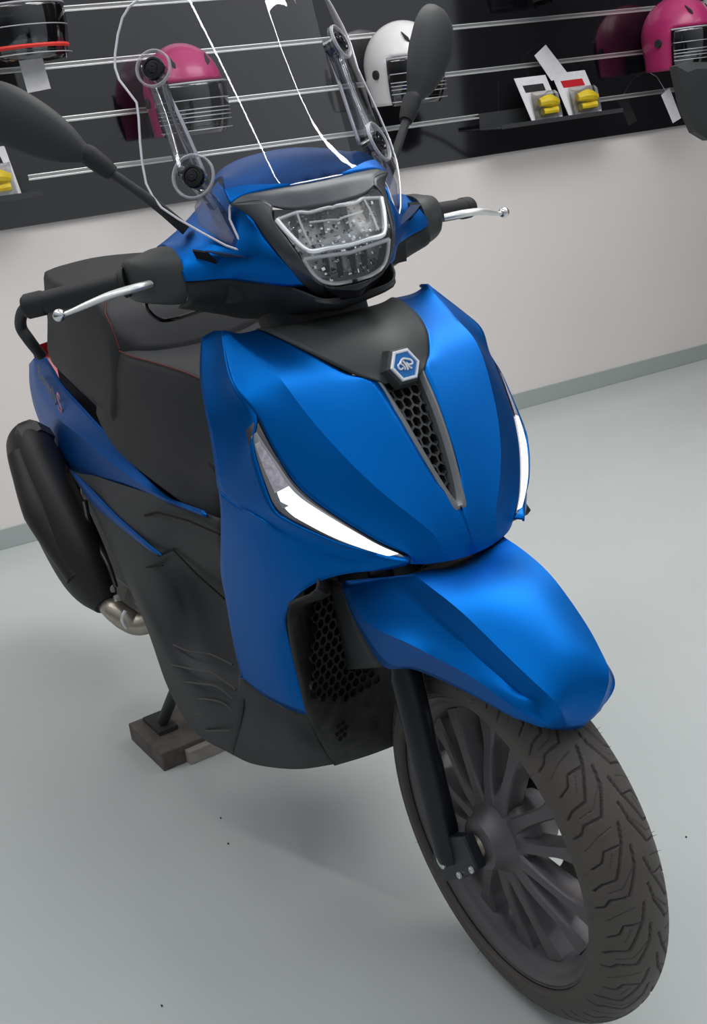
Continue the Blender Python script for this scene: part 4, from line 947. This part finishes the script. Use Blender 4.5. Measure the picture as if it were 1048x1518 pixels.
pack(2020, 150, 1156, 165, 30, 'white and yellow blister pack, the left of two on the right shelf')
pack(2200, 165, 1156, 165, 30, 'white and yellow blister pack, the right of two on the right shelf')
pack(-110, 150, 1156, 150, 10, 'yellow blister pack on the left shelf cut by the photo edge')

# ---- neighbouring scooter cut by the right edge: mirror, arm and body
N = thing('parked_scooter', Vector((-.95, 2.85, 0)), 'dark scooter cut off by the right edge, only its mirror showing', 'scooter')
nm = [(-1500,2075.3,1296.6), (-1500,2128.1,1304.3), (-1500,2254.9,1294.2), (-1500,2319.6,1210.8), (-1500,2302.3,1086.9), (-1500,2226,1057.3), (-1500,2161.6,1089.6), (-1500,2112.4,1168.8)]
nb = [(q[0] - 30, q[1], q[2]) for q in nm]; ncc = np.mean(nm, 0); nf = [tuple(np.array(q) * .8 + ncc * .2 + np.array((22, 0, 0))) for q in nm]
obj('mirror_head', loft([nb, nm, nf]), PLAST, N, sharp=30)
NY = 2850
obj('mirror_arm', tube([tuple(ncc), (-1490, 2420, ncc[2] - 90), (-1470, 2560, 1010), (-1440, 2700, 960)], 8, 10, smooth=4), PLAST, N)
obj('scooter_body', loft([[(x, NY + s1 * w1, z_) for s1, z_ in ((-1, z0), (-1, z1), (1, z1), (1, z0))] for x, w1, z0, z1 in ((-1560, 70, 600, 880), (-1450, 170, 330, 1000), (-1250, 170, 250, 700), (-900, 150, 260, 760), (-300, 110, 560, 820), (-120, 60, 700, 800))]), PLAST, N, bevel=30)
WPR = [(-50, 190), (-55, 230), (-30, 275), (0, 285), (30, 275), (55, 230), (50, 190), (-50, 190)]
for wx in (-1640, -300):
    obj('wheel', lathe(WPR, (wx, NY, 285), (0, 1, 0), 48), RUBBER, N)

# ------------------------------------------------------------------ ceiling LED tubes (mirrored in the windscreen)
BEND = [(.10, 2.02), (.50, 1.22), (.68, 1.26), (.84, 1.40), (.93, 1.60), (.93, 1.95), (.80, 2.52), (.55, 3.28), (.05, 4.40)]
runs = [[(.40, -.86), (1.55, -.45)], [(-2.2, -1.7), (.40, -.86)]] + [[BEND[i], BEND[i + 1]] for i in range(8)]
for i, (p0, p1) in enumerate(runs):
    t = thing('ceiling_led_tube', Vector(((p0[0] + p1[0]) / 2, (p0[1] + p1[1]) / 2, 3.05)), 'white linear LED tube on the ceiling above the scooter', 'lamp', 'linear LED tubes on the ceiling')
    a1, b1 = [(p[0] * 1000, p[1] * 1000, 3040) for p in (p0, p1)]
    obj('tube', tube([a1, b1], 17, 10), LED, t); obj('channel', tube([(a1[0], a1[1], 3062), (b1[0], b1[1], 3062)], 16, 6), ALU, t)

# ------------------------------------------------------------------ a few dark crumbs on the floor
for q in ((-728.8,-166.4,2), (-642.9,-194.7,2), (-338.2,-474.3,2), (-77.7,446.7,2)):
    m_ = MB(); cb = np.array(q)
    loft([[cb + (rnd.uniform(1.4, 3) * math.cos(t), rnd.uniform(1, 2.2) * math.sin(t), h_) for t in np.linspace(0, 5.2, 6)] for h_ in (-2, 0)], m_)
    o_ = obj('crumb', m_, PLAST_D, smooth=False); o_['label'] = 'tiny dark crumb of dirt on the pale grey floor'; o_['category'] = 'dirt'; o_['group'] = 'crumbs of dirt on the floor'
